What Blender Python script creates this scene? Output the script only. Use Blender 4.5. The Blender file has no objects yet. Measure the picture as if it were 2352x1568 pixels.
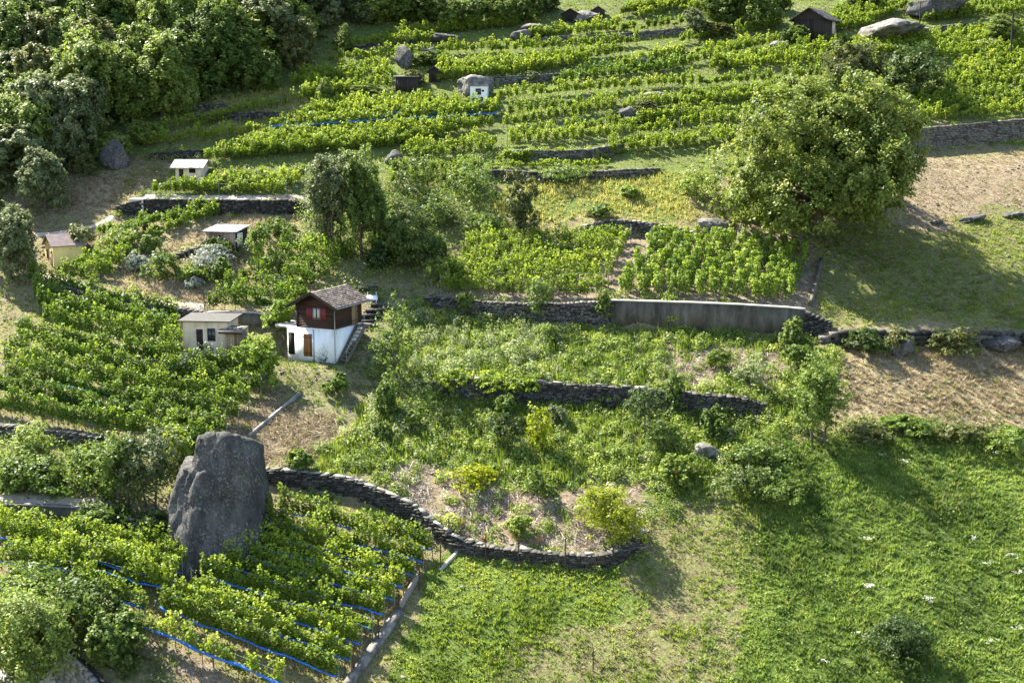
import bpy, math, random
import numpy as np
from mathutils import Vector, Matrix

# ------------------------------------------------------------------ camera, sky, sun, exposure
SC = bpy.context.scene
FPX, CX, CY = 3032.0, 1176.0, 784.0          # focal length in picture units (picture 2352 x 1568)
PITCH = math.radians(10.0)
CAMZ = 60.0
cam_d = bpy.data.cameras.new("camera")
cam_d.sensor_width = 36.0
cam_d.lens = 36.0 * FPX / 2352.0
cam_d.clip_start = 0.5
cam_d.clip_end = 2000.0
cam = bpy.data.objects.new("camera", cam_d)
SC.collection.objects.link(cam)
cam.location = (0, 0, CAMZ)
cam.rotation_euler = (math.pi / 2 - PITCH, 0, 0)
SC.camera = cam

SUN_EL, SUN_AZ = math.radians(46.0), math.radians(-50.0)    # azimuth from +Y, negative = to the left
world = bpy.data.worlds.new("World")
SC.world = world
world.use_nodes = True
wn = world.node_tree
for n_ in list(wn.nodes):
    wn.nodes.remove(n_)
sky = wn.nodes.new("ShaderNodeTexSky")
sky.sky_type = 'NISHITA'
sky.sun_disc = False
sky.sun_elevation = SUN_EL
sky.sun_rotation = SUN_AZ % (2 * math.pi)
bg = wn.nodes.new("ShaderNodeBackground")
bg.inputs['Strength'].default_value = 0.09
wo = wn.nodes.new("ShaderNodeOutputWorld")
wn.links.new(sky.outputs[0], bg.inputs[0])
wn.links.new(bg.outputs[0], wo.inputs[0])
sun_d = bpy.data.lights.new("sun", 'SUN')
sun_d.energy = 5.0
sun_d.angle = math.radians(0.53)
sun_d.color = (1.0, 0.94, 0.80)
sun = bpy.data.objects.new("sun", sun_d)
SC.collection.objects.link(sun)
SUNV = Vector((math.sin(SUN_AZ) * math.cos(SUN_EL), math.cos(SUN_AZ) * math.cos(SUN_EL), math.sin(SUN_EL)))
sun.rotation_euler = SUNV.to_track_quat('Z', 'Y').to_euler()
sun.location = (0, 100, 120)
SC.view_settings.view_transform = 'Standard'
SC.view_settings.look = 'None'
SC.view_settings.exposure = 2.35
SC.view_settings.gamma = 1.0
SC.view_settings.use_curve_mapping = False
SC.cycles.max_bounces = 5
SC.cycles.diffuse_bounces = 3
SC.cycles.transmission_bounces = 4
SC.cycles.transparent_max_bounces = 4

# ------------------------------------------------------------------ helpers: objects and meshes
COL = SC.collection
RNG = np.random.default_rng(7)
random.seed(7)
LABELS = {}

def tag(o, label, cat, group=None, kind=None):
    o["label"] = label
    o["category"] = cat
    if group: o["group"] = group
    if kind: o["kind"] = kind
    LABELS.setdefault(label, []).append(o.name)
    return o

def empty(name, loc=(0, 0, 0), rz=0.0):
    o = bpy.data.objects.new(name, None)
    o.empty_display_size = 0.3
    o.location = loc
    o.rotation_euler = (0, 0, rz)
    COL.objects.link(o)
    return o

def mesh(name, V, F, smooth=False, lr=None, col=None):
    V = np.asarray(V, dtype=np.float32).reshape(-1, 3)
    F = np.asarray(F, dtype=np.int32)
    me = bpy.data.meshes.new(name)
    me.vertices.add(len(V))
    me.vertices.foreach_set("co", V.ravel())
    k = F.shape[1]
    me.loops.add(F.size)
    me.loops.foreach_set("vertex_index", F.ravel())
    me.polygons.add(len(F))
    me.polygons.foreach_set("loop_start", np.arange(0, F.size, k, dtype=np.int32))
    if smooth:
        me.polygons.foreach_set("use_smooth", np.ones(len(F), dtype=bool))
    me.update(calc_edges=True)
    if lr is not None:
        a = me.attributes.new("lr", 'FLOAT', 'POINT')
        a.data.foreach_set("value", np.asarray(lr, dtype=np.float32))
    if col is not None:
        a = me.attributes.new("zone", 'FLOAT_COLOR', 'POINT')
        a.data.foreach_set("color", np.asarray(col, dtype=np.float32).ravel())
    return me

def obj(name, me, mat, parent=None, loc=None):
    o = bpy.data.objects.new(name, me)
    if mat is not None and len(me.materials) == 0:
        me.materials.append(mat)
    COL.objects.link(o)
    if parent is not None: o.parent = parent
    if loc is not None: o.location = loc
    return o

def copy_tree(o, parent=None):
    c = o.copy()
    COL.objects.link(c)
    c.parent = parent
    for ch in o.children:
        copy_tree(ch, c)
    return c

BOXF = np.array([[0, 3, 2, 1], [4, 5, 6, 7], [0, 1, 5, 4], [1, 2, 6, 5], [2, 3, 7, 6], [3, 0, 4, 7]])
BOXC = np.array([[-1, -1, -1], [1, -1, -1], [1, 1, -1], [-1, 1, -1], [-1, -1, 1], [1, -1, 1], [1, 1, 1], [-1, 1, 1]], float)

def boxes(C, T, N, U, hx, hy, hz, jit=0.0, rng=RNG):
    """many boxes: centres C, axes T N U (n,3), half sizes; jit = vertex jitter as share of the size"""
    C = np.asarray(C, float); n = len(C)
    h = np.stack([np.broadcast_to(hx, n), np.broadcast_to(hy, n), np.broadcast_to(hz, n)], 1)
    loc = BOXC[None] * h[:, None, :]
    if jit:
        loc = loc + (rng.random((n, 8, 3)) - .5) * 2 * jit * h[:, None, :]
    V = C[:, None] + loc[..., 0:1] * T[:, None] + loc[..., 1:2] * N[:, None] + loc[..., 2:3] * U[:, None]
    F = (BOXF[None] + 8 * np.arange(n)[:, None, None]).reshape(-1, 4)
    return V.reshape(-1, 3), F

def box(name, parent, mat, x, y, z, rot=None, about=None):
    c = np.array([[(x[0] + x[1]) / 2, (y[0] + y[1]) / 2, (z[0] + z[1]) / 2]])
    e = np.eye(3)
    V, F = boxes(c, e[0:1], e[1:2], e[2:3], (x[1] - x[0]) / 2, (y[1] - y[0]) / 2, (z[1] - z[0]) / 2)
    if rot is not None:
        ab = np.array(about if about is not None else c[0])
        R = np.array(Matrix.Rotation(rot[1], 3, rot[0]))
        V = (V - ab) @ R.T + ab
    return obj(name, mesh(name, V, F), mat, parent)

def prism(name, parent, mat, poly, y0, y1, axis='y'):
    """extrude a polygon given in (x,z) from y0 to y1"""
    n = len(poly)
    p = np.array(poly, float)
    if axis == 'y':
        A = np.stack([p[:, 0], np.full(n, y0), p[:, 1]], 1); B = np.stack([p[:, 0], np.full(n, y1), p[:, 1]], 1)
    else:
        A = np.stack([np.full(n, y0), p[:, 0], p[:, 1]], 1); B = np.stack([np.full(n, y1), p[:, 0], p[:, 1]], 1)
    V = np.concatenate([A, B]).tolist()
    F = [list(range(n))[::-1], list(range(n, 2 * n))]
    F += [[i, (i + 1) % n, n + (i + 1) % n, n + i] for i in range(n)]
    me = bpy.data.meshes.new(name)
    me.from_pydata(V, [], F)
    me.update()
    return obj(name, me, mat, parent)

def tube(paths, k=5):
    """paths: list of (points (n,3), radii (n)) -> V, F quads (open ended)"""
    VV, FF, off = [], [], 0
    ang = np.arange(k) * 2 * math.pi / k
    for P, R in paths:
        P = np.asarray(P, float); R = np.asarray(R, float); n = len(P)
        T = np.gradient(P, axis=0)
        T /= np.linalg.norm(T, axis=1)[:, None] + 1e-9
        ref = np.where(np.abs(T[:, 2:3]) > 0.9, np.array([[1., 0, 0]]), np.array([[0, 0, 1.]]))
        A = np.cross(T, ref); A /= np.linalg.norm(A, axis=1)[:, None] + 1e-9
        B = np.cross(T, A)
        ring = P[:, None] + R[:, None, None] * (np.cos(ang)[None, :, None] * A[:, None] + np.sin(ang)[None, :, None] * B[:, None])
        VV.append(ring.reshape(-1, 3))
        i = np.arange(n - 1)[:, None] * k; j = np.arange(k)[None]; j2 = (j + 1) % k
        FF.append(np.stack([i + j, i + j2, i + k + j2, i + k + j], -1).reshape(-1, 4) + off)
        off += n * k
    return np.concatenate(VV), np.concatenate(FF)

def unit(a):
    return a / (np.linalg.norm(a, axis=-1, keepdims=True) + 1e-9)

_sn = np.random.default_rng(3)
SN_D = unit(_sn.normal(size=(24, 3))); SN_P = _sn.random(24) * 6.28; SN_F = 0.6 + _sn.random(24) * 1.1
def snoise(p, freq=1.0, seed=0):
    """cheap smooth noise in about -1..1 for (n,3) or (n,2) points"""
    p = np.asarray(p, float)
    if p.shape[-1] == 2: p = np.concatenate([p, np.zeros(p.shape[:-1] + (1,))], -1)
    r = 0
    for q in range(6):
        i = (seed * 5 + q * 7) % 24
        r = r + np.sin((p @ SN_D[i]) * freq * SN_F[i] * 2.2 + SN_P[i] + seed * 1.7 + q)
    return r / 3.2

def leaves(C, N, size, aspect=0.75, lr=None, rng=RNG, fold=0.18, tri=False):
    """leaf-sized folded rhombs at C with rough normals N"""
    n = len(C)
    N = unit(N)
    A = unit(np.cross(N, rng.normal(size=(n, 3))))
    B = np.cross(N, A)
    s = np.asarray(size).reshape(-1, 1) * np.ones((n, 1)) * 0.5
    if lr is None: lr = rng.random(n)
    if tri:
        V = np.stack([C - A * s * 1.1, C + A * s * .75 + B * s * 1.15 * aspect, C + A * s * .75 - B * s * 1.15 * aspect - N * s * fold], 1)
        return V.reshape(-1, 3), np.arange(3 * n).reshape(-1, 3), np.repeat(lr, 3)
    V = np.stack([C - A * s, C + B * s * aspect - N * s * fold, C + A * s - N * s * 0.15, C - B * s * aspect - N * s * fold], 1)
    F = np.arange(4 * n).reshape(-1, 4)
    if lr is None: lr = rng.random(n)
    return V.reshape(-1, 3), F, np.repeat(lr, 4)

def join(parts):
    V, F, L, off = [], [], [], 0
    for p in parts:
        V.append(p[0]); F.append(p[1] + off); off += len(p[0])
        if len(p) > 2: L.append(p[2])
    return np.concatenate(V), np.concatenate(F), (np.concatenate(L) if L else None)

# ------------------------------------------------------------------ materials
def newmat(name):
    m = bpy.data.materials.new(name)
    m.use_nodes = True
    t = m.node_tree
    for n in list(t.nodes): t.nodes.remove(n)
    out = t.nodes.new("ShaderNodeOutputMaterial")
    return m, t, out

def N(t, typ, **kw):
    n = t.nodes.new(typ)
    for k, v in kw.items():
        if k.startswith('i_'):
            n.inputs[k[2:].replace('_', ' ')].default_value = v
        else:
            setattr(n, k, v)
    return n

def ramp(t, stops):
    r = t.nodes.new("ShaderNodeValToRGB")
    e = r.color_ramp.elements
    while len(e) < len(stops): e.new(0.5)
    for el, (p, c) in zip(e, stops):
        el.position = p
        el.color = (*c, 1)
    return r

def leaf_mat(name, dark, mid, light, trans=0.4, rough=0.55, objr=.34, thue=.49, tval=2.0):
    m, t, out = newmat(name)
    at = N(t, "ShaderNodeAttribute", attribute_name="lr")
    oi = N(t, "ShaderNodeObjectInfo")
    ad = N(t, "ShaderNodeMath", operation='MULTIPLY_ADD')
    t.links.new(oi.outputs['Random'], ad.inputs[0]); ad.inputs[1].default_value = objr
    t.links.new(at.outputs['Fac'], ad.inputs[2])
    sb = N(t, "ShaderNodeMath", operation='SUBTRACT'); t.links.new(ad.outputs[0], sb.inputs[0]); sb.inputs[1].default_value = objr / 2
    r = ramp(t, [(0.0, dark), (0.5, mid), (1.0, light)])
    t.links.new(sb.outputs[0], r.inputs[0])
    p = N(t, "ShaderNodeBsdfPrincipled"); p.inputs['Roughness'].default_value = rough
    p.inputs['Specular IOR Level'].default_value = 0.18
    t.links.new(r.outputs[0], p.inputs['Base Color'])
    tr = N(t, "ShaderNodeBsdfTranslucent")
    hs = N(t, "ShaderNodeHueSaturation"); hs.inputs['Hue'].default_value = thue; hs.inputs['Saturation'].default_value = 1.04; hs.inputs['Value'].default_value = tval
    t.links.new(r.outputs[0], hs.inputs['Color']); t.links.new(hs.outputs[0], tr.inputs['Color'])
    mx = N(t, "ShaderNodeMixShader"); mx.inputs[0].default_value = trans * .72
    t.links.new(p.outputs[0], mx.inputs[1]); t.links.new(tr.outputs[0], mx.inputs[2])
    t.links.new(mx.outputs[0], out.inputs[0])
    return m

def solid(name, stops, scale=3.0, detail=6.0, rough=0.85, bump=0.0, bscale=None, stretch=None, spec=0.3, metal=0.0, objrand=0.0, voro=None):
    """noise-driven colour ramp; stretch = per-axis scale of the object coordinates"""
    m, t, out = newmat(name)
    tc = N(t, "ShaderNodeTexCoord")
    mp = N(t, "ShaderNodeMapping")
    if stretch: mp.inputs['Scale'].default_value = stretch
    t.links.new(tc.outputs['Object'], mp.inputs['Vector'])
    nz = N(t, "ShaderNodeTexNoise"); nz.inputs['Scale'].default_value = scale; nz.inputs['Detail'].default_value = detail
    nz.inputs['Roughness'].default_value = 0.65
    t.links.new(mp.outputs[0], nz.inputs['Vector'])
    r = ramp(t, stops)
    fac = nz.outputs['Fac']
    if objrand:
        oi = N(t, "ShaderNodeObjectInfo")
        ma = N(t, "ShaderNodeMath", operation='MULTIPLY_ADD'); t.links.new(oi.outputs['Random'], ma.inputs[0]); ma.inputs[1].default_value = objrand
        t.links.new(fac, ma.inputs[2]); s2 = N(t, "ShaderNodeMath", operation='SUBTRACT'); t.links.new(ma.outputs[0], s2.inputs[0]); s2.inputs[1].default_value = objrand / 2
        fac = s2.outputs[0]
    at = N(t, "ShaderNodeAttribute", attribute_name="lr")
    if voro:
        ma = N(t, "ShaderNodeMath", operation='MULTIPLY_ADD'); t.links.new(at.outputs['Fac'], ma.inputs[0]); ma.inputs[1].default_value = voro
        t.links.new(fac, ma.inputs[2]); s2 = N(t, "ShaderNodeMath", operation='SUBTRACT'); t.links.new(ma.outputs[0], s2.inputs[0]); s2.inputs[1].default_value = voro / 2
        fac = s2.outputs[0]
    t.links.new(fac, r.inputs[0])
    p = N(t, "ShaderNodeBsdfPrincipled"); p.inputs['Roughness'].default_value = rough; p.inputs['Specular IOR Level'].default_value = spec
    p.inputs['Metallic'].default_value = metal
    t.links.new(r.outputs[0], p.inputs['Base Color'])
    if bump:
        n2 = N(t, "ShaderNodeTexNoise"); n2.inputs['Scale'].default_value = bscale or scale * 3; n2.inputs['Detail'].default_value = 8
        t.links.new(mp.outputs[0], n2.inputs['Vector'])
        b = N(t, "ShaderNodeBump"); b.inputs['Strength'].default_value = bump; b.inputs['Distance'].default_value = 0.1
        t.links.new(n2.outputs['Fac'], b.inputs['Height']); t.links.new(b.outputs[0], p.inputs['Normal'])
    t.links.new(p.outputs[0], out.inputs[0])
    return m

M = {}
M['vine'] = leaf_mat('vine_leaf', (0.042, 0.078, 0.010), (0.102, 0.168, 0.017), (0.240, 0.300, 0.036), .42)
M['vine_bright'] = leaf_mat('vine_leaf_bright', (0.063, 0.098, 0.011), (0.144, 0.207, 0.020), (0.299, 0.345, 0.041), .45)
M['walnut'] = leaf_mat('walnut_leaf', (0.052, 0.086, 0.014), (0.109, 0.149, 0.025), (0.230, 0.253, 0.057), .4)
M['dark_leaf'] = leaf_mat('dark_leaf', (0.022, 0.043, 0.013), (0.053, 0.085, 0.019), (0.119, 0.156, 0.035), .34)
M['mid_leaf'] = leaf_mat('mid_leaf', (0.046, 0.078, 0.017), (0.098, 0.150, 0.027), (0.195, 0.247, 0.052), .4)
M['light_leaf'] = leaf_mat('light_leaf', (0.069, 0.106, 0.022), (0.138, 0.188, 0.037), (0.250, 0.300, 0.069), .42)
M['olive_leaf'] = leaf_mat('olive_leaf', (0.057, 0.071, 0.023), (0.109, 0.124, 0.037), (0.196, 0.196, 0.069), .37)
M['grey_leaf'] = leaf_mat('grey_leaf', (.06, .08, .032), (.12, .148, .06), (.22, .25, .115), .34)
M['yellow_leaf'] = leaf_mat('yellow_leaf', (.11, .14, .010), (.22, .25, .014), (.36, .38, .03), .42, thue=.5)
M['silver_leaf'] = leaf_mat('silver_leaf', (.16, .18, .14), (.26, .28, .22), (.38, .40, .33), .25)
M['grass'] = leaf_mat('grass_blade', (0.053, 0.084, 0.013), (0.116, 0.173, 0.021), (0.221, 0.263, 0.042), .4)
M['meadow_blade'] = leaf_mat('meadow_blade', (.045, .075, .015), (.11, .175, .03), (.22, .28, .06), .4)
M['grass_yellow'] = leaf_mat('grass_yellow', (0.110, 0.132, 0.028), (0.209, 0.220, 0.055), (0.330, 0.308, 0.099), .4)
M['straw'] = leaf_mat('straw_blade', (.15, .115, .06), (.26, .205, .115), (.38, .315, .195), .3, thue=.5, tval=1.25)
M['weed'] = leaf_mat('weed_leaf', (0.062, 0.100, 0.016), (0.150, 0.206, 0.033), (0.312, 0.350, 0.075), .42)
M['weed_pale'] = leaf_mat('weed_leaf_pale', (0.120, 0.156, 0.066), (0.216, 0.252, 0.108), (0.360, 0.384, 0.204), .38)
M['rust_grass'] = leaf_mat('rust_grass', (.26, .12, .04), (.42, .21, .07), (.55, .32, .12), .3, thue=.5, tval=1.2)
M['flower'] = leaf_mat('flower_white', (.55, .55, .48), (.68, .68, .62), (.8, .8, .75), .3, thue=.5, tval=1.0)
M['twig'] = leaf_mat('dry_twig', (.14, .11, .085), (.25, .20, .16), (.40, .34, .28), .05, thue=.5, tval=1.0)
M['bark'] = solid('bark', [(.3, (.045, .035, .025)), (.7, (.12, .095, .07))], 6, rough=.9, stretch=(1, 1, .25), bump=.5)
M['stem'] = solid('vine_stem', [(.3, (.05, .035, .022)), (.7, (.13, .09, .06))], 8, rough=.9)
M['post'] = solid('post_wood', [(.3, (.12, .10, .085)), (.7, (.25, .22, .19))], 5, rough=.85, stretch=(4, 4, .6))
M['iron'] = solid('rusty_iron', [(.3, (.025, .018, .014)), (.7, (.075, .04, .025))], 9, rough=.8)
M['wire'] = solid('galvanised', [(.3, (.35, .35, .35)), (.7, (.5, .5, .5))], 4, rough=.5, metal=.6)
M['stone'] = solid('dry_stone', [(.2, (.022, .021, .019)), (.5, (.062, .058, .050)), (.8, (.15, .138, .118))], 3.5, rough=.9, bump=.4, voro=.5, objrand=.45)
M['stone_pale'] = solid('pale_stone', [(.2, (.2, .19, .17)), (.5, (.34, .32, .285)), (.8, (.48, .455, .41))], 2.5, rough=.9, bump=.3, objrand=.3)
M['stone_mid'] = solid('grey_stone', [(.2, (.08, .076, .068)), (.5, (.17, .16, .142)), (.8, (.30, .28, .245))], 2.5, rough=.9, bump=.4, objrand=.4)
M['wall_core'] = solid('wall_core', [(.3, (.012, .011, .01)), (.7, (.03, .027, .022))], 4, rough=.95)
M['ashlar'] = solid('ashlar_block', [(.25, (.16, .155, .145)), (.75, (.31, .30, .28))], 3.0, rough=.9, bump=.5, objrand=.35)
def rock_mat():
    m, t, out = newmat('dark_rock')
    tc = N(t, "ShaderNodeTexCoord")
    def nz(scale, detail, rough, stretch=(1, 1, 1)):
        mp = N(t, "ShaderNodeMapping"); mp.inputs['Scale'].default_value = stretch
        t.links.new(tc.outputs['Object'], mp.inputs['Vector'])
        n = N(t, "ShaderNodeTexNoise"); n.inputs['Scale'].default_value = scale; n.inputs['Detail'].default_value = detail; n.inputs['Roughness'].default_value = rough
        t.links.new(mp.outputs[0], n.inputs['Vector'])
        return n
    base = ramp(t, [(.3, (.02, .02, .021)), (.5, (.058, .057, .056)), (.7, (.13, .125, .115))]); t.links.new(nz(.9, 14, .7, (1, 1, .45)).outputs['Fac'], base.inputs[0])
    fleck = ramp(t, [(.52, (0, 0, 0)), (.62, (1, 1, 1))]); t.links.new(nz(7, 12, .75).outputs['Fac'], fleck.inputs[0])
    mask = ramp(t, [(.36, (0, 0, 0)), (.52, (1, 1, 1))]); t.links.new(nz(.55, 5, .6).outputs['Fac'], mask.inputs[0])
    mu = N(t, "ShaderNodeMath", operation='MULTIPLY'); t.links.new(fleck.outputs[0], mu.inputs[0]); t.links.new(mask.outputs[0], mu.inputs[1])
    mx = N(t, "ShaderNodeMix", data_type='RGBA'); t.links.new(mu.outputs[0], mx.inputs[0]); t.links.new(base.outputs[0], mx.inputs[6]); mx.inputs[7].default_value = (.24, .23, .205, 1)
    lich = ramp(t, [(.62, (0, 0, 0)), (.70, (1, 1, 1))]); t.links.new(nz(2.2, 8, .7).outputs['Fac'], lich.inputs[0])
    lm = N(t, "ShaderNodeMath", operation='MULTIPLY'); t.links.new(lich.outputs[0], lm.inputs[0]); lm.inputs[1].default_value = .5
    m2 = N(t, "ShaderNodeMix", data_type='RGBA'); t.links.new(lm.outputs[0], m2.inputs[0]); t.links.new(mx.outputs[2], m2.inputs[6]); m2.inputs[7].default_value = (.12, .105, .06, 1)
    p = N(t, "ShaderNodeBsdfPrincipled"); p.inputs['Roughness'].default_value = .9; p.inputs['Specular IOR Level'].default_value = .25
    t.links.new(m2.outputs[2], p.inputs['Base Color'])
    b = N(t, "ShaderNodeBump"); b.inputs['Strength'].default_value = 1.0; b.inputs['Distance'].default_value = .2
    t.links.new(nz(4, 14, .75, (1, 1, .6)).outputs['Fac'], b.inputs['Height']); t.links.new(b.outputs[0], p.inputs['Normal'])
    t.links.new(p.outputs[0], out.inputs[0])
    return m
M['rock'] = rock_mat()
M['rock_pale'] = solid('pale_rock', [(.28, (.035, .033, .03)), (.5, (.12, .112, .1)), (.72, (.27, .25, .22))], 1.6, detail=10, rough=.92, bump=.8, bscale=5)
M['concrete'] = solid('old_concrete', [(.30, (.025, .022, .016)), (.45, (.062, .054, .038)), (.6, (.105, .094, .070)), (.75, (.17, .155, .12))], 1.6, detail=12, rough=.9, bump=.35, stretch=(1, 1, .28))
M['concrete_pale'] = solid('pale_concrete', [(.3, (.36, .33, .29)), (.7, (.54, .51, .46))], 1.2, detail=9, rough=.9, bump=.2)
M['white'] = solid('white_render', [(.30, (.50, .49, .46)), (.42, (.68, .68, .66)), (.6, (.80, .81, .80))], 1.6, detail=12, rough=.85, bump=.12, stretch=(1, 1, .4))
M['beige'] = solid('beige_render', [(.30, (.34, .26, .18)), (.45, (.54, .43, .32)), (.6, (.68, .55, .41))], 1.4, detail=12, rough=.88, bump=.12, stretch=(1, 1, .4))
M['yellow'] = solid('yellow_render', [(.3, (.62, .47, .17)), (.65, (.78, .61, .25))], 1.0, detail=8, rough=.88)
M['dark_wood'] = solid('dark_wood', [(.3, (.022, .011, .008)), (.7, (.062, .030, .019))], 4, rough=.75, stretch=(.4, 3, 5), objrand=.3)
M['black_wood'] = solid('black_wood', [(.3, (.012, .009, .007)), (.7, (.04, .028, .021))], 4, rough=.8, stretch=(4, 4, .4), objrand=.3)
M['brown_wood'] = solid('brown_wood', [(.3, (.13, .052, .018)), (.7, (.30, .135, .05))], 5, rough=.7, stretch=(6, 6, .5), objrand=.3)
M['plank'] = solid('weathered_plank', [(.25, (.13, .085, .05)), (.5, (.27, .18, .11)), (.8, (.40, .29, .19))], 5, rough=.85, stretch=(6, 6, .5), objrand=.5)
M['grey_wood'] = solid('grey_wood', [(.3, (.09, .075, .06)), (.7, (.22, .19, .16))], 5, rough=.85, stretch=(.6, 5, 5), objrand=.3)
M['red'] = solid('red_paint', [(.3, (.11, .012, .018)), (.7, (.19, .025, .032))], 4, rough=.6)
M['shingle'] = solid('roof_shingle', [(.3, (.085, .065, .055)), (.7, (.20, .16, .138))], 5, rough=.9, bump=.3, voro=.6)
M['tin'] = solid('brown_tin', [(.3, (.13, .095, .085)), (.7, (.24, .185, .165))], 1.5, rough=.55, bump=.1)
M['pale_sheet'] = solid('pale_sheet', [(.40, (.08, .075, .07)), (.48, (.30, .29, .28)), (.7, (.50, .49, .47))], 1.6, detail=3, rough=.5)
M['slate'] = solid('slate', [(.3, (.05, .048, .046)), (.7, (.17, .16, .15))], 3, rough=.8, bump=.3, voro=.5)
M['glass'] = solid('dark_glass', [(.3, (.015, .018, .02)), (.7, (.04, .045, .05))], 2, rough=.08, spec=.6)
M['curtain'] = solid('curtain', [(.3, (.35, .33, .29)), (.7, (.5, .47, .42))], 8, rough=.9, stretch=(6, 6, .3))
M['opening'] = solid('dark_interior', [(.3, (.010, .008, .007)), (.7, (.02, .017, .014))], 3, rough=.95)
M['blue_net'] = solid('blue_net', [(.3, (.01, .07, .36)), (.7, (.04, .21, .64))], 6, rough=.6, bump=.4)
M['teal_net'] = solid('teal_net', [(.3, (.02, .26, .24)), (.7, (.06, .45, .40))], 6, rough=.6, bump=.4)
M['white_paint'] = solid('white_paint', [(.3, (.72, .74, .75)), (.7, (.82, .83, .84))], 3, rough=.5)
M['zinc'] = solid('zinc_pipe', [(.3, (.25, .26, .26)), (.7, (.38, .39, .39))], 4, rough=.45, metal=.7)
M['road'] = solid('road_surface', [(.3, (.34, .32, .29)), (.7, (.46, .44, .40))], 2, rough=.9, bump=.1)
M['path'] = solid('path_dirt', [(.25, (.23, .185, .145)), (.5, (.37, .31, .25)), (.75, (.50, .44, .37))], 1.8, detail=10, rough=.95, bump=.4)

def ground_mat():
    m, t, out = newmat('ground_soil_and_grass')
    at = N(t, "ShaderNodeAttribute", attribute_name="zone")
    sp = N(t, "ShaderNodeSeparateColor"); t.links.new(at.outputs['Color'], sp.inputs[0])
    tc = N(t, "ShaderNodeTexCoord")
    def noise(scale, detail, rough=.6):
        n = N(t, "ShaderNodeTexNoise"); n.inputs['Scale'].default_value = scale; n.inputs['Detail'].default_value = detail; n.inputs['Roughness'].default_value = rough
        t.links.new(tc.outputs['Object'], n.inputs['Vector'])
        return n
    n1, n2, n3 = noise(.35, 6), noise(1.7, 8, .7), noise(6, 6, .7)
    green = ramp(t, [(.25, (.04, .065, .012)), (.5, (.085, .125, .022)), (.75, (.15, .18, .04))])
    straw = ramp(t, [(.25, (.10, .075, .04)), (.5, (.215, .17, .098)), (.75, (.33, .275, .165))])
    soil = ramp(t, [(.25, (.10, .075, .05)), (.5, (.205, .16, .113)), (.75, (.32, .265, .20))])
    for r in (green, straw, soil): t.links.new(n2.outputs['Fac'], r.inputs[0])
    def soft(ch, nse, lo, hi):
        # weight + noise, sharpened
        a = N(t, "ShaderNodeMath", operation='ADD'); t.links.new(sp.outputs[ch], a.inputs[0]); t.links.new(nse.outputs['Fac'], a.inputs[1])
        mr = N(t, "ShaderNodeMapRange"); mr.inputs[1].default_value = lo; mr.inputs[2].default_value = hi
        t.links.new(a.outputs[0], mr.inputs[0])
        return mr
    g = soft(0, n2, .80, 1.15); s = soft(2, n3, .85, 1.15)
    m1 = N(t, "ShaderNodeMix", data_type='RGBA'); t.links.new(g.outputs[0], m1.inputs[0]); t.links.new(straw.outputs[0], m1.inputs[6]); t.links.new(green.outputs[0], m1.inputs[7])
    m2 = N(t, "ShaderNodeMix", data_type='RGBA'); t.links.new(s.outputs[0], m2.inputs[0]); t.links.new(m1.outputs[2], m2.inputs[6]); t.links.new(soil.outputs[0], m2.inputs[7])
    p = N(t, "ShaderNodeBsdfPrincipled"); p.inputs['Roughness'].default_value = .95; p.inputs['Specular IOR Level'].default_value = .15
    n4 = noise(3.6, 10, .8)
    mo = ramp(t, [(.34, (.42, .40, .38)), (.48, (.85, .85, .85)), (.62, (1.25, 1.22, 1.18))]); t.links.new(n4.outputs['Fac'], mo.inputs[0])
    m3 = N(t, "ShaderNodeMix", data_type='RGBA', blend_type='MULTIPLY'); m3.inputs[0].default_value = 1.0
    t.links.new(m2.outputs[2], m3.inputs[6]); t.links.new(mo.outputs[0], m3.inputs[7])
    t.links.new(m3.outputs[2], p.inputs['Base Color'])
    b = N(t, "ShaderNodeBump"); b.inputs['Strength'].default_value = .9; b.inputs['Distance'].default_value = .15
    ad = N(t, "ShaderNodeMath", operation='ADD'); t.links.new(n2.outputs['Fac'], ad.inputs[0]); t.links.new(n3.outputs['Fac'], ad.inputs[1])
    t.links.new(ad.outputs[0], b.inputs['Height']); t.links.new(b.outputs[0], p.inputs['Normal'])
    t.links.new(p.outputs[0], out.inputs[0])
    return m
M['ground'] = ground_mat()

# ------------------------------------------------------------------ terrain: a 25 degree hillside, stepped by retaining walls
GX0, GX1, GY0, GY1, GS = -100.0, 100.0, 46.0, 215.0, 0.3
gx = np.arange(GX0, GX1 + .01, GS); gy = np.arange(GY0, GY1 + .01, GS)
XX, YY = np.meshgrid(gx, gy)                      # [iy, ix]
def base_z(x, y):
    yy = np.maximum(y, 40.0)
    p = np.stack([np.asarray(x, float), np.asarray(y, float)], -1)
    z = 28.2 + .47 * (yy - 70.0)
    return z + .35 * snoise(p, .055, 1) + .12 * snoise(p, .2, 2)
ZZ = base_z(XX, YY)

def zat(x, y):
    x = np.asarray(x, float); y = np.asarray(y, float)
    fx = np.clip((x - GX0) / GS, 0, len(gx) - 1.001); fy = np.clip((y - GY0) / GS, 0, len(gy) - 1.001)
    ix = fx.astype(int); iy = fy.astype(int); ax = fx - ix; ay = fy - iy
    z = (ZZ[iy, ix] * (1 - ax) + ZZ[iy, ix + 1] * ax) * (1 - ay) + (ZZ[iy + 1, ix] * (1 - ax) + ZZ[iy + 1, ix + 1] * ax) * ay
    out = (x < GX0) | (x > GX1) | (y < GY0) | (y > GY1)
    return np.where(out, base_z(x, y), z)

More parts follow.
